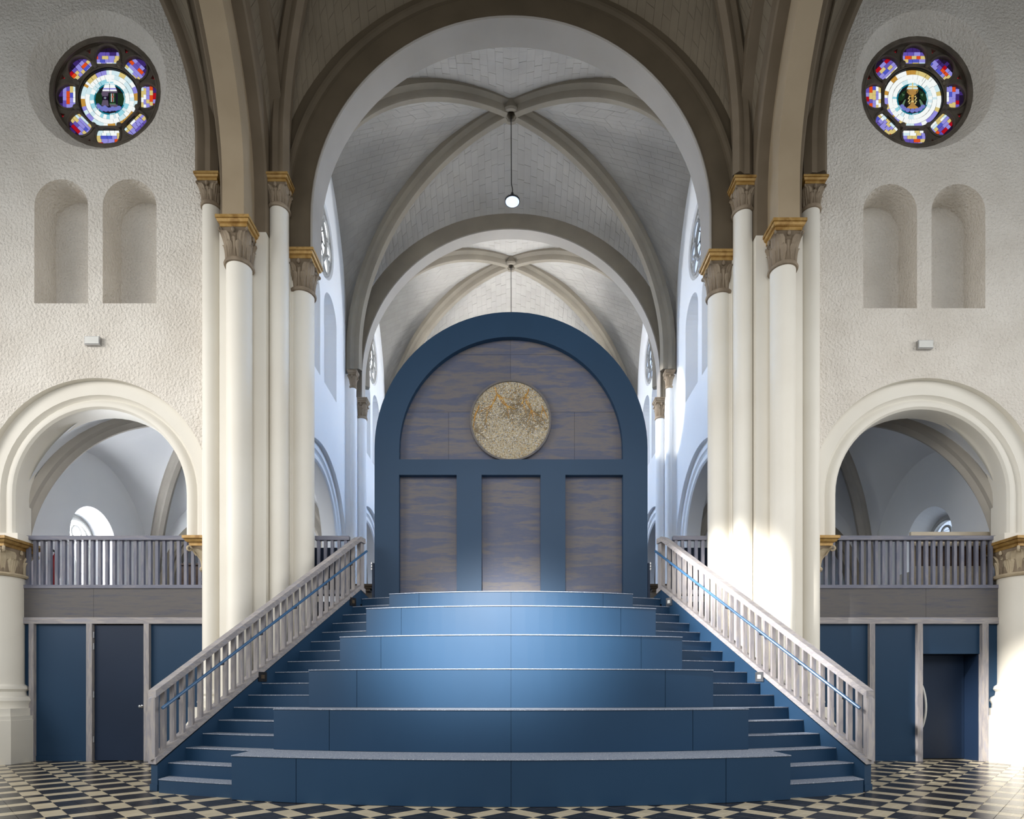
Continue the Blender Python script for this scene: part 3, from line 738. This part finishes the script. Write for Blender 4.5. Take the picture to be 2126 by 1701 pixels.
mot = []
for sx in (-1, 1):
    mot += [([(sx*x, z) for x, z in ((.13, .17), (.2, .13), (.25, .06), (.15, .05))], 'green'), ([(sx*x, z) for x, z in ((.14, .04), (.26, .05), (.275, -.02), (.2, -.03))], 'green'),
            ([(sx*x, z) for x, z in ((.13, -.01), (.155, -.02), (.215, -.12), (.17, -.13))], 'sage'), ([(sx*x, z) for x, z in ((.06, .1), (.12, .16), (.1, .19), (.07, .14))], 'green'),
            ([(sx*x, z) for x, z in ((.15, .08), (.2, .1), (.19, .05))], 'sage')]
    for k in range(5): mot.append((disc(sx*(.055+.016*(k % 2)), .05-.032*k, .014, .01, 6), 'yellow'))
mot += [([(-.11, .185), (.11, .185), (.105, .14), (.06, .09), (.0, .075), (-.06, .09), (-.105, .14)], 'gold'), (rect(.02, .1, .15, .178), 'amber'), (disc(0, .055, .03, .02), 'amber'), (rect(-.02, .02, -.04, .04), 'gold'), (disc(0, -.05, .028, .018), 'yellow'),
        ([(-.02, -.065), (.02, -.065), (.05, -.12), (.1, -.16), (-.1, -.16), (-.05, -.12)], 'gold'), (rect(-.105, .105, -.18, -.165), 'amber')]
for k in range(4):
    for sx in (-1, 1): mot.append((rect(min(sx*.012, sx*(.1-.014*k)), max(sx*.012, sx*(.1-.014*k)), .195+.028*k, .216+.028*k), ('pale', 'yellow', 'pale', 'cyan')[k]))
mot.append((rect(-.009, .009, .195, .31), 'yellow'))
for x, z in ((-.2, -.14), (-.16, -.185), (-.09, -.21), (0, -.22), (.085, -.21), (.15, -.19), (.2, -.145)): mot.append((disc(x, z, .042, .036), 'cloud'))
rose(2, 1, 'rose window on the right wall, its medallion a golden chalice on blue clouds', mot)

def oculus(n, s, yc, label, g):
    W = thing('window_%d' % n, label, 'window', (s*(CW+.1), yc, 11.9)); W['kind'] = 'structure'
    mp = lambda u, z, w_: (s*(CW+.03+w_), yc+u*.82, 11.9+z*.78)
    foils, spand = tracery(W, mp, 1.06, .02, .07, 'tracery_pale', rl=.25)
    for f in foils: pane(W, shrink(f, .005), mp, .05, M[g])
    pane(W, circ(0, 0, .52, 20), mp, .05, M[g])
    b = MB()
    for k in range(4): b.tube([mp(.51*math.cos(k*PI/4), .51*math.sin(k*PI/4), .045), mp(-.51*math.cos(k*PI/4), -.51*math.sin(k*PI/4), .045)], .012, 5)
    b.tube([mp(u, z, .045) for u, z in circ(0, 0, .27, 24)], .012, 5, True); b.build('came', 'lead', W)
for n, s, yc, lb, g in ((3, -1, BAY1, 'round traceried window in the left choir wall, nearer bay', 'dayglass'), (4, -1, BAY2, 'round traceried window in the left choir wall, farther bay', 'dayglass'),
                     (5, 1, BAY1, 'round traceried window in the right choir wall, nearer bay', 'dimglass'), (6, 1, BAY2, 'round traceried window in the right choir wall, farther bay', 'dimglass')):
    oculus(n, s, yc, lb, g)

# ------------------------------------------------------------------ aisles behind the side arches
AX = 9.6
for s, sd in ((-1, 'left'), (1, 'right')):
    zc = 4.82
    mp = lambda u, z, w_, s=s: (s*(AX+w_), u, z)
    f = arch(BAY1, zc, .75, 3.0, 20); bk = arch(BAY1, zc-.02, .56, 3.1, 20)
    W = wall('wall_aisle_'+sd, mp, rect(11.6, 20.9, 0, 8.5), [dict(front=f, back=bk, w=.5)], 'white_wall', 'white outer wall of the %s aisle behind the gallery' % sd)
    n = 7 if s < 0 else 8
    V = thing('window_%d' % n, 'arched aisle window behind the %s gallery railing' % sd, 'window', (s*(AX+.5), BAY1, 3.1)); V['kind'] = 'structure'
    b = MB(); b.plate(arch(BAY1, zc-.02, .60, 3.05, 20), [arch(BAY1, zc-.02, .47, 3.15, 20)], mp, .40, .52)
    b.tube([mp(u, z, .40) for u, z in arch(BAY1, zc-.02, .50, 3.12, 20)], .035, 6)
    for c in (-.235, .235): b.tube([mp(u, z, .42) for u, z in arch(BAY1+c, 4.62, .215, 3.12, 14)], .035, 6)
    b.tube([mp(u, z, .42) for u, z in circ(BAY1, 5.0, .15, 20)], .03, 6, True)
    b.build('stone_frame', 'tracery_pale', V, True, 40)
    g = 'dayglass' if s < 0 else 'dimglass'
    conv = arch(BAY1, zc-.02, .47, 3.15, 20)
    for r in range(9):
        for c in range(4):
            q = rect(BAY1-.48+c*.24, BAY1-.48+(c+1)*.24, 3.15+r*.24, 3.15+(r+1)*.24)
            q = clip(q, list(reversed(conv)))
            if len(q) > 2 and parea(q) > .004: pane(V, shrink(q, .008), mp, .47, M[g])
    b = MB(); b.plate(arch(BAY1, zc-.02, .58, 3.06, 20), [], mp, .485, .5); b.build('came_backing', 'lead', V)
    # far transverse arch of the aisle and the wall above it
    mp2 = lambda u, z, w_, s=s: (s*u, A2+w_, z)
    W2 = wall('wall_aisle_back_'+sd, mp2, rect(CW+.3, AX+.3, 0, 8.5), [dict(front=arch(7.2, 4.1, 2.0, 0.02, 28))], 'white_wall', 'white cross wall with an open arch at the far end of the %s aisle bay' % sd)
    st = [(Vector((s*7.2-2.0, A2, 3.0)), Vector((0, 1, 0)), Vector((1, 0, 0)))]
    for k in range(29):
        a = PI-PI*k/28; st.append((Vector((s*7.2+2.0*math.cos(a), A2, 4.1+2.0*math.sin(a))), Vector((0, 1, 0)), Vector((-math.cos(a), 0, -math.sin(a)))))
    st.append((Vector((s*7.2+2.0, A2, 3.0)), Vector((0, 1, 0)), Vector((-1, 0, 0))))
    b = MB(); b.sweep(st, [(-.12, -.16), (-.12, 0), (-.06, .05), (0, .05), (.05, .12), (.25, .12), (.25, -.16)]); b.build('arch_rib', 'rib', W2, True, 30)
    vault('ceiling', 'pale groined vault over the %s aisle with grey ribs' % sd, s*7.1, BAY1, 2.5, 2.25, 3.4, (3.9, 3.0), (3.97, 2.80), (3.62, 3.95), 'white_wall', 'white_wall', 'rib_pale', tau=.06, ribscale=1.15, boss=True, blocks=False)
    vault('ceiling', 'pale groined vault over the second bay of the %s aisle' % sd, s*7.1, BAY2, 2.5, 2.25, 3.4, (3.9, 3.0), (3.97, 2.80), (3.62, 3.95), 'white_wall', 'white_wall', 'rib_pale', tau=.06, ribscale=1.15, boss=False, blocks=False)
    b = MB(); b.box(min(s*4.9, s*AX), max(s*4.9, s*AX), GY+.12, 20.9, 3.12, 3.22)
    struct(b.build('floor', 'fascia'), 'timber deck of the %s gallery' % sd, 'floor')
    b = MB(); b.box(min(s*4.9, s*(AX+.6)), max(s*4.9, s*(AX+.6)), 20.9, 21.1, 0, 8.5)
    struct(b.build('wall_aisle_end_'+sd, 'white_wall'), 'white end wall of the %s aisle' % sd, 'wall')

# ------------------------------------------------------------------ tiered staircase
def sector(x0, x1f, x1b, R1_, R2_, z0, z1, n=14):
    """block between two arcs, from |x|=x0 to outer end; signed x allowed"""
    b = MB(); A = []; B = []
    for k in range(n+1):
        t = k/n; xf = x0+(x1f-x0)*t; xb = x0+(x1b-x0)*t
        A.append((xf, arc_d(R1_, xf))); B.append((xb, arc_d(R2_, xb)))
    lp = A+list(reversed(B)); m_ = len(lp)
    vs = [(x, y, z0) for x, y in lp]+[(x, y, z1) for x, y in lp]; fs = [[k, (k+1) % m_, m_+(k+1) % m_, m_+k] for k in range(m_)]
    for k in range(n):
        fs.append([m_+k, m_+k+1, m_+(m_-2-k), m_+(m_-1-k)])
    b.add(vs, fs); return b
def x_at(R):
    x = 4.0
    for _ in range(40): x = string_x(arc_d(R, x))
    return x
BX = [3.41, 3.18, 2.95, 2.70, 2.456, 2.21]
ST = thing('tiered_staircase', 'blue painted curved staircase with six broad sitting tiers up the middle', 'staircase', (0, 6.8, 0))
for k in range(6):
    lev = 3*(k+1) if k < 5 else 17
    z1 = lev*RISE; R = RB1-BT*k; Rn = R-BT-.10
    hx = BX[k]; zlow = 0 if k == 0 else max(0, (3*k)*RISE-.3)
    bench = sector(-hx+.006, hx-.006, hx-.006, R-.016, Rn, zlow, z1-.012, 28).build('bench', 'blue', ST)
    cut = [-hx, -hx*.746, 0, hx*.746, hx]
    for a, c in zip(cut[:-1], cut[1:]):
        sector(a+.0035, c-.0035, c-.0035, R, R-.014, (3*k)*RISE+.004 if k else .006, z1-.014, 8).build('front_panel', 'blue', bench)
    o = sector(-hx, hx, hx, R+.012, Rn, z1-.012, z1, 28).build('carpet_top', 'carpet', bench); o['label'] = 'grey speckled carpet on the tier'
for s in (-1, 1):
    for n in range(1, 18):
        k = (n-1)//3; R = RB1-.1-RUN*(n-1); Rn = R-RUN-(.02 if n < 17 else .5); z1 = n*RISE
        xin = BX[k]; xf, xb = x_at(R), x_at(Rn if n < 17 else R-.3)
        if n == 1: xf = min(xf, 4.60)
        st = sector(s*xin, s*xf, s*xb, R, Rn, max(0, z1-RISE*2.2), z1-.012, 8).build('step', 'blue', ST)
        o = sector(s*xin, s*xf, s*xb, R+.010, Rn, z1-.012, z1, 8).build('carpet_tread', 'carpet', st)
    # stringer wall
    nx, ny = .54/math.hypot(1, .54), 1/math.hypot(1, .54)      # along the rail in plan (towards centre, away)
    d0, d1 = 7.95, 11.36
    a = Vector((s*string_x(d0), d0, 0)); e = Vector((s*string_x(d1), d1, 0)); nrm = Vector((s*ny, nx, 0))
    T = .145
    b = MB()
    z_a, z_e = .35, 3.27
    b.hexa([a, e, e+nrm*T, a+nrm*T, a+Vector((0, 0, z_a)), e+Vector((0, 0, z_e)), e+nrm*T+Vector((0, 0, z_e)), a+nrm*T+Vector((0, 0, z_a))])
    b.build('stringer', 'blue', ST)
    b = MB(); dv = Vector((-s*nx, ny, 0)); p = a-dv*.012
    q = [p-nrm*.012, p+dv*.16-nrm*.012, p+dv*.16+nrm*(T+.012), p+nrm*(T+.012)]
    b.hexa(q+[v+Vector((0, 0, .085)) for v in q]); b.build('stringer_foot', 'blue', ST)
    b = MB(); g = Vector((s*2.74, 11.74, 0)); h = g+Vector((s*.12, .0, 0))
    b.hexa([e+Vector((0, 0, 3.0)), g+Vector((0, 0, 3.0)), h+Vector((0, 0, 3.0)), e+nrm*T+Vector((0, 0, 3.0)), e+Vector((0, 0, 3.27)), g+Vector((0, 0, 3.12)), h+Vector((0, 0, 3.12)), e+nrm*T+Vector((0, 0, 3.27))])
    b.build('landing_curb', 'blue', ST)
    # timber railing on the stringer
    sdn = 'left' if s < 0 else 'right'
    RL = thing('stair_railing', ('grey stained timber railing climbing the left side of the blue stair' if s < 0 else 'sunlit pale timber railing climbing the right side of the blue stair'), 'railing', tuple(a+Vector((0, 0, .4))))
    mid = nrm*(T/2)
    zb0, zt0, zb1, zt1 = .40, 1.29, 3.315, 4.235
    lo0, lo1 = a+mid-dv*.03+Vector((0, 0, zb0)), e+mid+Vector((0, 0, zb1))
    MB().bar(lo0, lo1, .17, .085, vertical_ends=True).build('bottom_rail', 'wood_h', RL)
    hi0, hi1 = a+mid-dv*.03+Vector((0, 0, zt0)), e+mid+Vector((0, 0, zt1))
    MB().bar(hi0, hi1, .17, .095, vertical_ends=True).build('top_rail', 'wood_h', RL)
    lv = Vector((0, 0, 0)); e2 = e+dv*.13+mid
    MB().bar(hi1, e2+Vector((0, 0, zt1-.02)), .17, .095, vertical_ends=True).build('level_rail', 'wood_h', RL)
    MB().bar(lo1, e2+Vector((0, 0, zb1-.06)), .17, .085, vertical_ends=True).build('level_bottom_rail', 'wood_h', RL)
    NB = 28
    for k in range(NB+1):
        t = (k+.12)/(NB+1) if k < NB+1 else 1.0
        t = min(t, .995)
        p = lo0.lerp(lo1, t); pz = hi0.lerp(hi1, t).z
        wd = .085 if k in (0, NB+1) else .054
        hw = .05 if k in (0, NB+1) else .04; ex, ey = Vector((s*(.05 if k == 0 else .032), 0, 0)), Vector((0, wd/2, 0)); q = [p-ex-ey, p-ex+ey, p+ex+ey, p+ex-ey]
        sl = (zb1-zb0)/(lo1-lo0).to_2d().length
        bq = []
        for v in q:
            dd = (v-p).dot(dv); bq.append(Vector((v.x, v.y, p.z+.03+dd*sl)))
        tq = [Vector((v.x, v.y, pz-.035+(v-p).dot(dv)*sl)) for v in q]
        MB().hexa(bq+tq).build('newel_post' if k in (0, NB+1) else 'baluster', 'wood', RL)
    p = e2-dv*.05
    q = [p-dv*.045-nrm*.05, p+dv*.045-nrm*.05, p+dv*.045+nrm*.05, p-dv*.045+nrm*.05]
    MB().hexa([v+Vector((0, 0, zb1-.05)) for v in q]+[v+Vector((0, 0, zt1-.06)) for v in q]).build('newel_post', 'wood', RL)
    ins = -nrm*.07
    hs = [a+ins+dv*.02+Vector((0, 0, 1.10)), e+ins+dv*.1+Vector((0, 0, 4.02))]
    hr = MB().tube([hs[0].lerp(hs[1], t/8) for t in range(9)], .021, 10).build('handrail', 'blue_rail', RL, True); hr['label'] = 'blue tubular handrail'
    for t in (.06, .23, .40, .57, .74, .90):
        p = hs[0].lerp(hs[1], t); MB().tube([p, p+Vector((0, 0, -.05)), p+Vector((0, 0, -.055))+nrm*.09], .009, 6).build('bracket', 'black', hr)
    # small square socket boxes on the stringer
    for n, w_ in ((9, 'halfway up'), (17, 'near the top')):
        d = arc_d(RB1-.1-RUN*(n-1)+.06, x_at(RB1-.1-RUN*(n-1)))-.16
        x = string_x(d); c = Vector((s*x, d, (n-1)*RISE+.10)) if n == 9 else Vector((s*x, d, (n-1)*RISE+.09))
        SB = thing('step_light', '%s step light %s the inner face of the %s stair wall' % ('black square' if s < 0 else 'silvery square', w_+' on', sdn), 'light', tuple(c))
        q = lambda hw, o0, o1: [c-dv*hw-nrm*o1+Vector((0, 0, -hw)), c+dv*hw-nrm*o1+Vector((0, 0, -hw)), c+dv*hw+nrm*o0+Vector((0, 0, -hw)), c-dv*hw+nrm*o0+Vector((0, 0, -hw)),
                                c-dv*hw-nrm*o1+Vector((0, 0, hw)), c+dv*hw-nrm*o1+Vector((0, 0, hw)), c+dv*hw+nrm*o0+Vector((0, 0, hw)), c-dv*hw+nrm*o0+Vector((0, 0, hw))]
        MB().hexa(q(.075, 0, .018)).build('housing', 'black' if s < 0 else 'metal', SB)
        MB().hexa(q(.03, .01, .024)).build('lens', 'carved_dark' if s < 0 else 'whiteplastic', SB)

# ------------------------------------------------------------------ arched screen
SY = 11.75
SC = thing('arched_screen', 'tall blue arched screen of stained plywood panels at the head of the stair', 'screen', (0, SY, 3.08))
mp = lambda u, z, w_: (u, SY+w_, z)
zc = 6.12
out = arch(0, zc, 2.686, 3.08, 48)
tym = arch(0, zc, 2.198, 5.905, 40)
low = [rect(a, c, 3.2, 5.60) for a, c in ((-2.203, -1.07), (-.58, .58), (1.07, 2.203))]
b = MB(); b.plate(out, [tym]+low, mp, 0, .20); b.build('frame', 'blue', SC)
b = MB(); b.plate(arch(0, zc, 2.6, 3.08, 40), [], mp, .165, .19); b.build('backing', 'blue_dark', SC)
conv = list(reversed(arch(0, zc, 2.25, 5.85, 40)))
rows = [(5.85, 6.89, (-2.3, -1.24, 1.26, 2.3)), (6.89, 8.03, (-2.3, -.01, 2.3)), (8.03, 8.5, (-2.3, -.01, 2.3))]
for z0, z1, cs in rows:
    for a, c in zip(cs[:-1], cs[1:]):
        q = clip(rect(a+.002, c-.002, z0+.002, z1-.002), conv)
        pb = MB(); n = len(q); dw = random.uniform(0, .002)
        pb.add([mp(u, z, .115+dw) for u, z in q]+[mp(u, z, .13) for u, z in q], [list(range(n)), list(reversed(range(n, 2*n)))]+[[k, (k+1) % n, n+(k+1) % n, n+k] for k in range(n)])
        pb.build('plywood_sheet', 'ply', SC)
for r in low:
    u0, u1 = r[0][0], r[1][0]
    MB().box(u0-.03, u1+.03, SY+.12, SY+.135, 3.12, 5.64).build('plywood_panel', 'ply', SC)
for s in (-1, 1):
    MB().box(min(s*2.69, s*2.73), max(s*2.69, s*2.73), SY-.02, SY+.16, 3.08, 3.86).build('side_leaf', 'blue_dark', SC)
    hb = MB()
    for dz in (0, .055, .11): hb.tube([(s*2.735, SY-.03, 3.72+dz), (s*2.735, SY-.03, 3.76+dz)], .016, 8)
    hb.build('hinge', 'metal', SC)
# mosaic roundel set into the tympanum
RDC = (-.01, SY+.08, 6.70); RR = .775
RO = thing('mosaic_roundel', 'round glittering stone mosaic with ochre branches in the middle of the blue screen', 'mosaic', RDC)
mpr = lambda u, z, w_: (RDC[0]+u, RDC[1]+w_, RDC[2]+z)
b = MB(); b.plate(circ(0, 0, RR, 56), [], mpr, -.01, .03); b.build('bed', 'chip', RO)
b = MB(); b.plate(circ(0, 0, RR+.03, 56), [circ(0, 0, RR-.004, 56)], mpr, -.035, .03); b.build('rim', 'fascia', RO)
rnd = random.Random(5)
for nm, m_, cnt, sz in (('pale_chips', 'chip_pale', 700, .011), ('grey_chips', 'chip_grey', 700, .012), ('ochre_chips', 'chip_gold', 420, .011)):
    b = MB()
    for _ in range(cnt):
        r = RR*.97*math.sqrt(rnd.random()); a = rnd.random()*2*PI; x, z = r*math.cos(a), r*math.sin(a)
        if z < -.5 and rnd.random() < .7: continue
        if nm == 'ochre_chips' and rnd.random() > .35+.6*max(0, z/RR): continue
        k = sz*rnd.uniform(.5, 1.3); t = rnd.random()*PI
        q = [(x+k*math.cos(t+g)*rnd.uniform(.7, 1.2), z+k*math.sin(t+g)*rnd.uniform(.7, 1.2)) for g in (0, PI/2, PI, 1.5*PI)]
        b.add([mpr(u, v, -.012) for u, v in q]+[mpr(x, z, -.012-k*.7)], [[0, 1, 4], [1, 2, 4], [2, 3, 4], [3, 0, 4]])
    b.build(nm, m_, RO)['kind'] = 'stuff'
def branch(p, ang, ln, r, depth, gold, dark):
    pts = [p]; a = ang
    for k in range(5):
        a += rnd.uniform(-.25, .25); p = (p[0]+ln/5*math.sin(a), p[1]-ln/5*math.cos(a))
        if math.hypot(*p) > RR*.96: break
        pts.append(p)
    if len(pts) > 1: (gold if depth > 2 else dark).tube([mpr(u, z, -.012) for u, z in pts], [r*(1-.1*k) for k in range(len(pts))], 5)
    if depth > 0 and len(pts) > 2:
        for k in range(3): branch(rnd.choice(pts[1:]), a+rnd.uniform(-.9, .9), ln*.72, r*.6, depth-1, gold, dark)
g, dk = MB(), MB()
for p, a in (((-.3, .66), .1), ((-.28, .5), -.5), ((-.26, .52), .9), ((.36, .62), -.25), ((.3, .4), .5), ((.62, .3), .1), ((-.62, .3), -.1)): branch(p, a, .36, .013, 4, g, dk)
g.build('ochre_branches', 'chip_gold', RO); dk.build('twigs', 'chip_dark', RO)

# ------------------------------------------------------------------ galleries: railing, fascia, partition, doors
for s, sd in ((-1, 'left'), (1, 'right')):
    X = lambda p_: (p_-CX)*GY/F
    x0, x1 = sorted((s*9.34, s*5.84))
    RLG = thing('gallery_railing', 'blue grey timber railing of the %s gallery under the side arch' % sd, 'railing', ((x0+x1)/2, GY, 3.3))
    MB().box(x0, x1, GY-.02, GY+.12, 4.235, 4.315).build('top_rail', 'bluewood_h', RLG)
    MB().box(x0, x1, GY-.02, GY+.12, 3.31, 3.375).build('bottom_rail', 'bluewood_h', RLG)
    n = int((x1-x0)/.1375)
    for k in range(n):
        xx = x0+.07+k*.1375
        MB().box(xx-.028, xx+.028, GY+.02, GY+.08, 3.375, 4.235).build('baluster', 'bluewood', RLG)
    y = 11.42
    q0, q1 = sorted((s*3.10, s*3.75))
    RB = thing('landing_railing', 'short %s length of railing between the stair head and the %s pier' % ('dark' if s < 0 else 'sunlit', sd), 'railing', ((q0+q1)/2, y, 3.2))
    MB().box(q0, q1, y, y+.1, 4.235, 4.315).build('top_rail', 'bluewood_h', RB); MB().box(q0, q1, y, y+.1, 3.2, 3.28).build('bottom_rail', 'bluewood_h', RB)
    for k in range(5):
        xx = q0+.06+k*.13; MB().box(xx-.028, xx+.028, y+.02, y+.08, 3.28, 4.235).build('baluster', 'bluewood', RB)
    b = MB(); b.box(min(s*3.10, s*4.04), max(s*3.10, s*4.04), y+.22, y+.26, 3.2, 4.14); b.build('back_board', 'blue_dark', RB)
    # partition under the gallery
    PT = thing('gallery_partition', 'timber framed partition with blue panels and a stained fascia below the %s gallery' % sd, 'partition', ((x0+x1)/2, GY, 0))
    jx = (x0+x1)/2+(.35 if s > 0 else -.4)
    for a, c in ((x0, jx-.002), (jx+.002, x1)): MB().box(a, c, GY, GY+.06, 2.75, 3.31).build('fascia_board', 'fascia', PT)
    MB().box(x0, x1, GY-.03, GY+.08, 2.63, 2.75).build('head_rail', 'wood_h', PT)
    if s < 0:
        posts = ((62, 72), (181, 193), (300, 311)); panels = ((38, 62, 0), (72, 181, 0), (311, 430, 0))
    else:
        posts = ((1804, 1815), (1903, 1914), (2037, 2050)); panels = ((1690, 1804, 0), (1815, 1903, 0), (2050, 2090, 0))
    for a, c in posts: MB().box(X(a), X(c), GY-.03, GY+.10, 0, 2.63).build('post', 'wood', PT)
    for a, c, _ in panels:
        MB().box(X(a), X(c), GY+.04, GY+.07, .10, 2.63).build('panel', 'blue', PT)
        MB().box(X(a), X(c), GY+.03, GY+.07, 0, .10).build('skirting', 'blue', PT)
    if s < 0:
        D = thing('door_1', 'plain dark blue door with a round knob below the left gallery', 'door', (X(246), GY+.05, 0)); D['kind'] = 'structure'
        MB().box(X(194)+.006, X(300)-.004, GY+.03, GY+.07, .012, 2.61).build('leaf', 'blue_dark', D)
        kb = MB(); kb.lathe([(.004, 0), (.03, 0), (.03, .008), (.012, .012), (.012, .04), (.028, .05), (.032, .065), (.024, .08), (.004, .084)], (0, 0), 14)
        kb.v = [(x+X(293), GY+.03-z, y+1.05) for x, y, z in kb.v]; kb.build('knob', 'metal', D, True)
        for z in (.42, 1.28, 2.20, 2.42): MB().tube([(X(193.5), GY+.015, z-.06), (X(193.5), GY+.015, z+.06)], .014, 8).build('hinge', 'metal', D)
    else:
        MB().box(X(1914), X(2037), GY+.04, GY+.07, 2.06, 2.63).build('transom_panel', 'blue', PT)
        MB().box(X(2037)-.02, X(2037)+.02, GY+.06, GY+.46, 0, 2.06).build('jamb', 'blue_dark', PT)
        MB().box(X(1914)-.02, X(1914)+.02, GY+.06, GY+.46, 0, 2.06).build('jamb', 'blue_dark', PT)
        MB().box(X(1914), X(2037), GY+.07, GY+.46, 2.06, 2.09).build('soffit_board', 'blue_dark', PT)
        D = thing('door_2', 'recessed dark blue door with a long curved pull below the right gallery', 'door', (X(1975), GY+.44, 0)); D['kind'] = 'structure'
        MB().box(X(1914)+.03, X(2037)-.03, GY+.40, GY+.45, .012, 2.05).build('leaf', 'blue_dark', D)
        hp = MB(); hp.tube([(8.14, GY+.40-.11*math.sin(PI*k/14)**.8, .63+.82*k/14) for k in range(15)], .021, 8)
        hp.build('pull_handle', 'whiteplastic', D, True)
    b = MB(); b.box(x0, x1, GY+.5, GY+.55, 0, 3.1); b.build('back_panel', 'blue_dark', PT)

# ------------------------------------------------------------------ small things
for i, (yc, y_drop, nm) in enumerate(((BAY1, 12.62, 'nearer'), (BAY2, 10.2, 'farther'))):
    zt = 14.62
    L = thing('pendant_lamp', ('round pendant lamp with a white lens hanging high in the nearer choir bay' if i == 0 else 'pendant lamp of the farther choir bay, only its long cord showing above the screen'), 'lamp', (.02, yc, y_drop))
    MB().tube([(0, yc, zt), (.01, yc, y_drop+.42), (.035, yc, y_drop+.28), (.03, yc, y_drop+.2)], .011, 6).build('cord', 'black', L)
    b = MB(); b.lathe([(.03, y_drop+.20), (.04, y_drop+.05), (.13, y_drop+.035), (.176, y_drop+.02), (.176, y_drop), (.158, y_drop)], (.03, yc), 24); b.build('housing', 'black', L, True)
    b = MB()
    for k in range(24):
        a = 2*PI*k/24; b.bar((.03+.12*math.cos(a), yc+.12*math.sin(a), y_drop+.045), (.03+.17*math.cos(a), yc+.17*math.sin(a), y_drop+.03), .012, .02)
    b.build('cooling_fins', 'blue_dark', L)
    b = MB(); b.lathe([(.157, y_drop-.004), (.157, y_drop+.01)], (.03, yc), 24); b.build('lens', 'lens', L)
for s, sd, x, z in ((-1, 'left', (196-CX)*WY/F, EYE+(YH-711)*WY/F), (1, 'right', (1917-CX)*WY/F, EYE+(YH-719)*WY/F)):
    E_ = thing('emergency_light', 'small white emergency light box on the %s stucco wall above the side arch' % sd, 'light', (x, WY-.03, z))
    MB().box(x-.14, x+.14, WY-.065, WY+.01, z-.075, z+.075).build('housing', 'metal', E_)
    MB().box(x-.128, x+.128, WY-.075, WY-.06, z-.063, z+.063).build('diffuser', 'whiteplastic', E_)
X_ = thing('fire_extinguisher', 'red fire extinguisher at the outer end of the left gallery, behind the balusters', 'extinguisher', (-9.12, 11.95, 3.22))
b = MB(); b.lathe([(.07, 3.22), (.08, 3.24), (.08, 3.95), (.06, 4.03), (.025, 4.07), (.025, 4.1)], (-9.12, 11.95), 16); b.build('cylinder', 'red', X_, True)
b = MB(); b.bar((-9.12, 11.99, 4.12), (-9.12, 11.87, 4.15), .03, .03); b.tube([(-9.09, 11.95, 4.1), (-9.02, 11.93, 4.05), (-9.02, 11.93, 3.6)], .012, 6); b.build('valve_and_hose', 'black', X_)
CB = thing('low_cabinet', 'dark brown wooden cabinet on the left gallery beside the pier', 'cabinet', (-6.6, 12.6, 3.22))
MB().box(-7.0, -6.0, 12.6, 13.1, 3.22, 4.0).build('body', 'brownwood', CB)
for x in (-6.98, -6.49): MB().box(x, x+.47, 12.58, 12.6, 3.28, 3.94).build('door_panel', 'brownwood', CB)
MB().box(-7.03, -5.97, 12.56, 13.12, 4.0, 4.04).build('top', 'brownwood', CB)
PW = thing('pew', 'cream wooden pew back standing behind the right gallery railing', 'pew', (8.7, 11.75, 3.22))
MB().box(7.85, 9.42, 11.72, 11.78, 4.40, 4.47).build('top_rail', 'creamwood', PW)
MB().box(7.87, 9.42, 11.73, 11.77, 4.20, 4.31).build('slat', 'creamwood', PW)
MB().box(7.87, 9.42, 11.73, 11.77, 3.30, 3.80).build('lower_panel', 'creamwood', PW)
MB().box(7.87, 9.42, 11.775, 11.79, 3.80, 4.20).build('back_panel', 'brownwood', PW)
for x in (7.87, 9.34): MB().box(x, x+.08, 11.74, 11.80, 3.22, 4.40).build('post', 'creamwood', PW)
for x in (7.87, 9.34): MB().box(x, x+.08, 11.80, 12.2, 3.22, 3.66).build('leg', 'creamwood', PW)
MB().box(7.87, 9.42, 11.80, 12.22, 3.66, 3.70).build('seat', 'creamwood', PW)
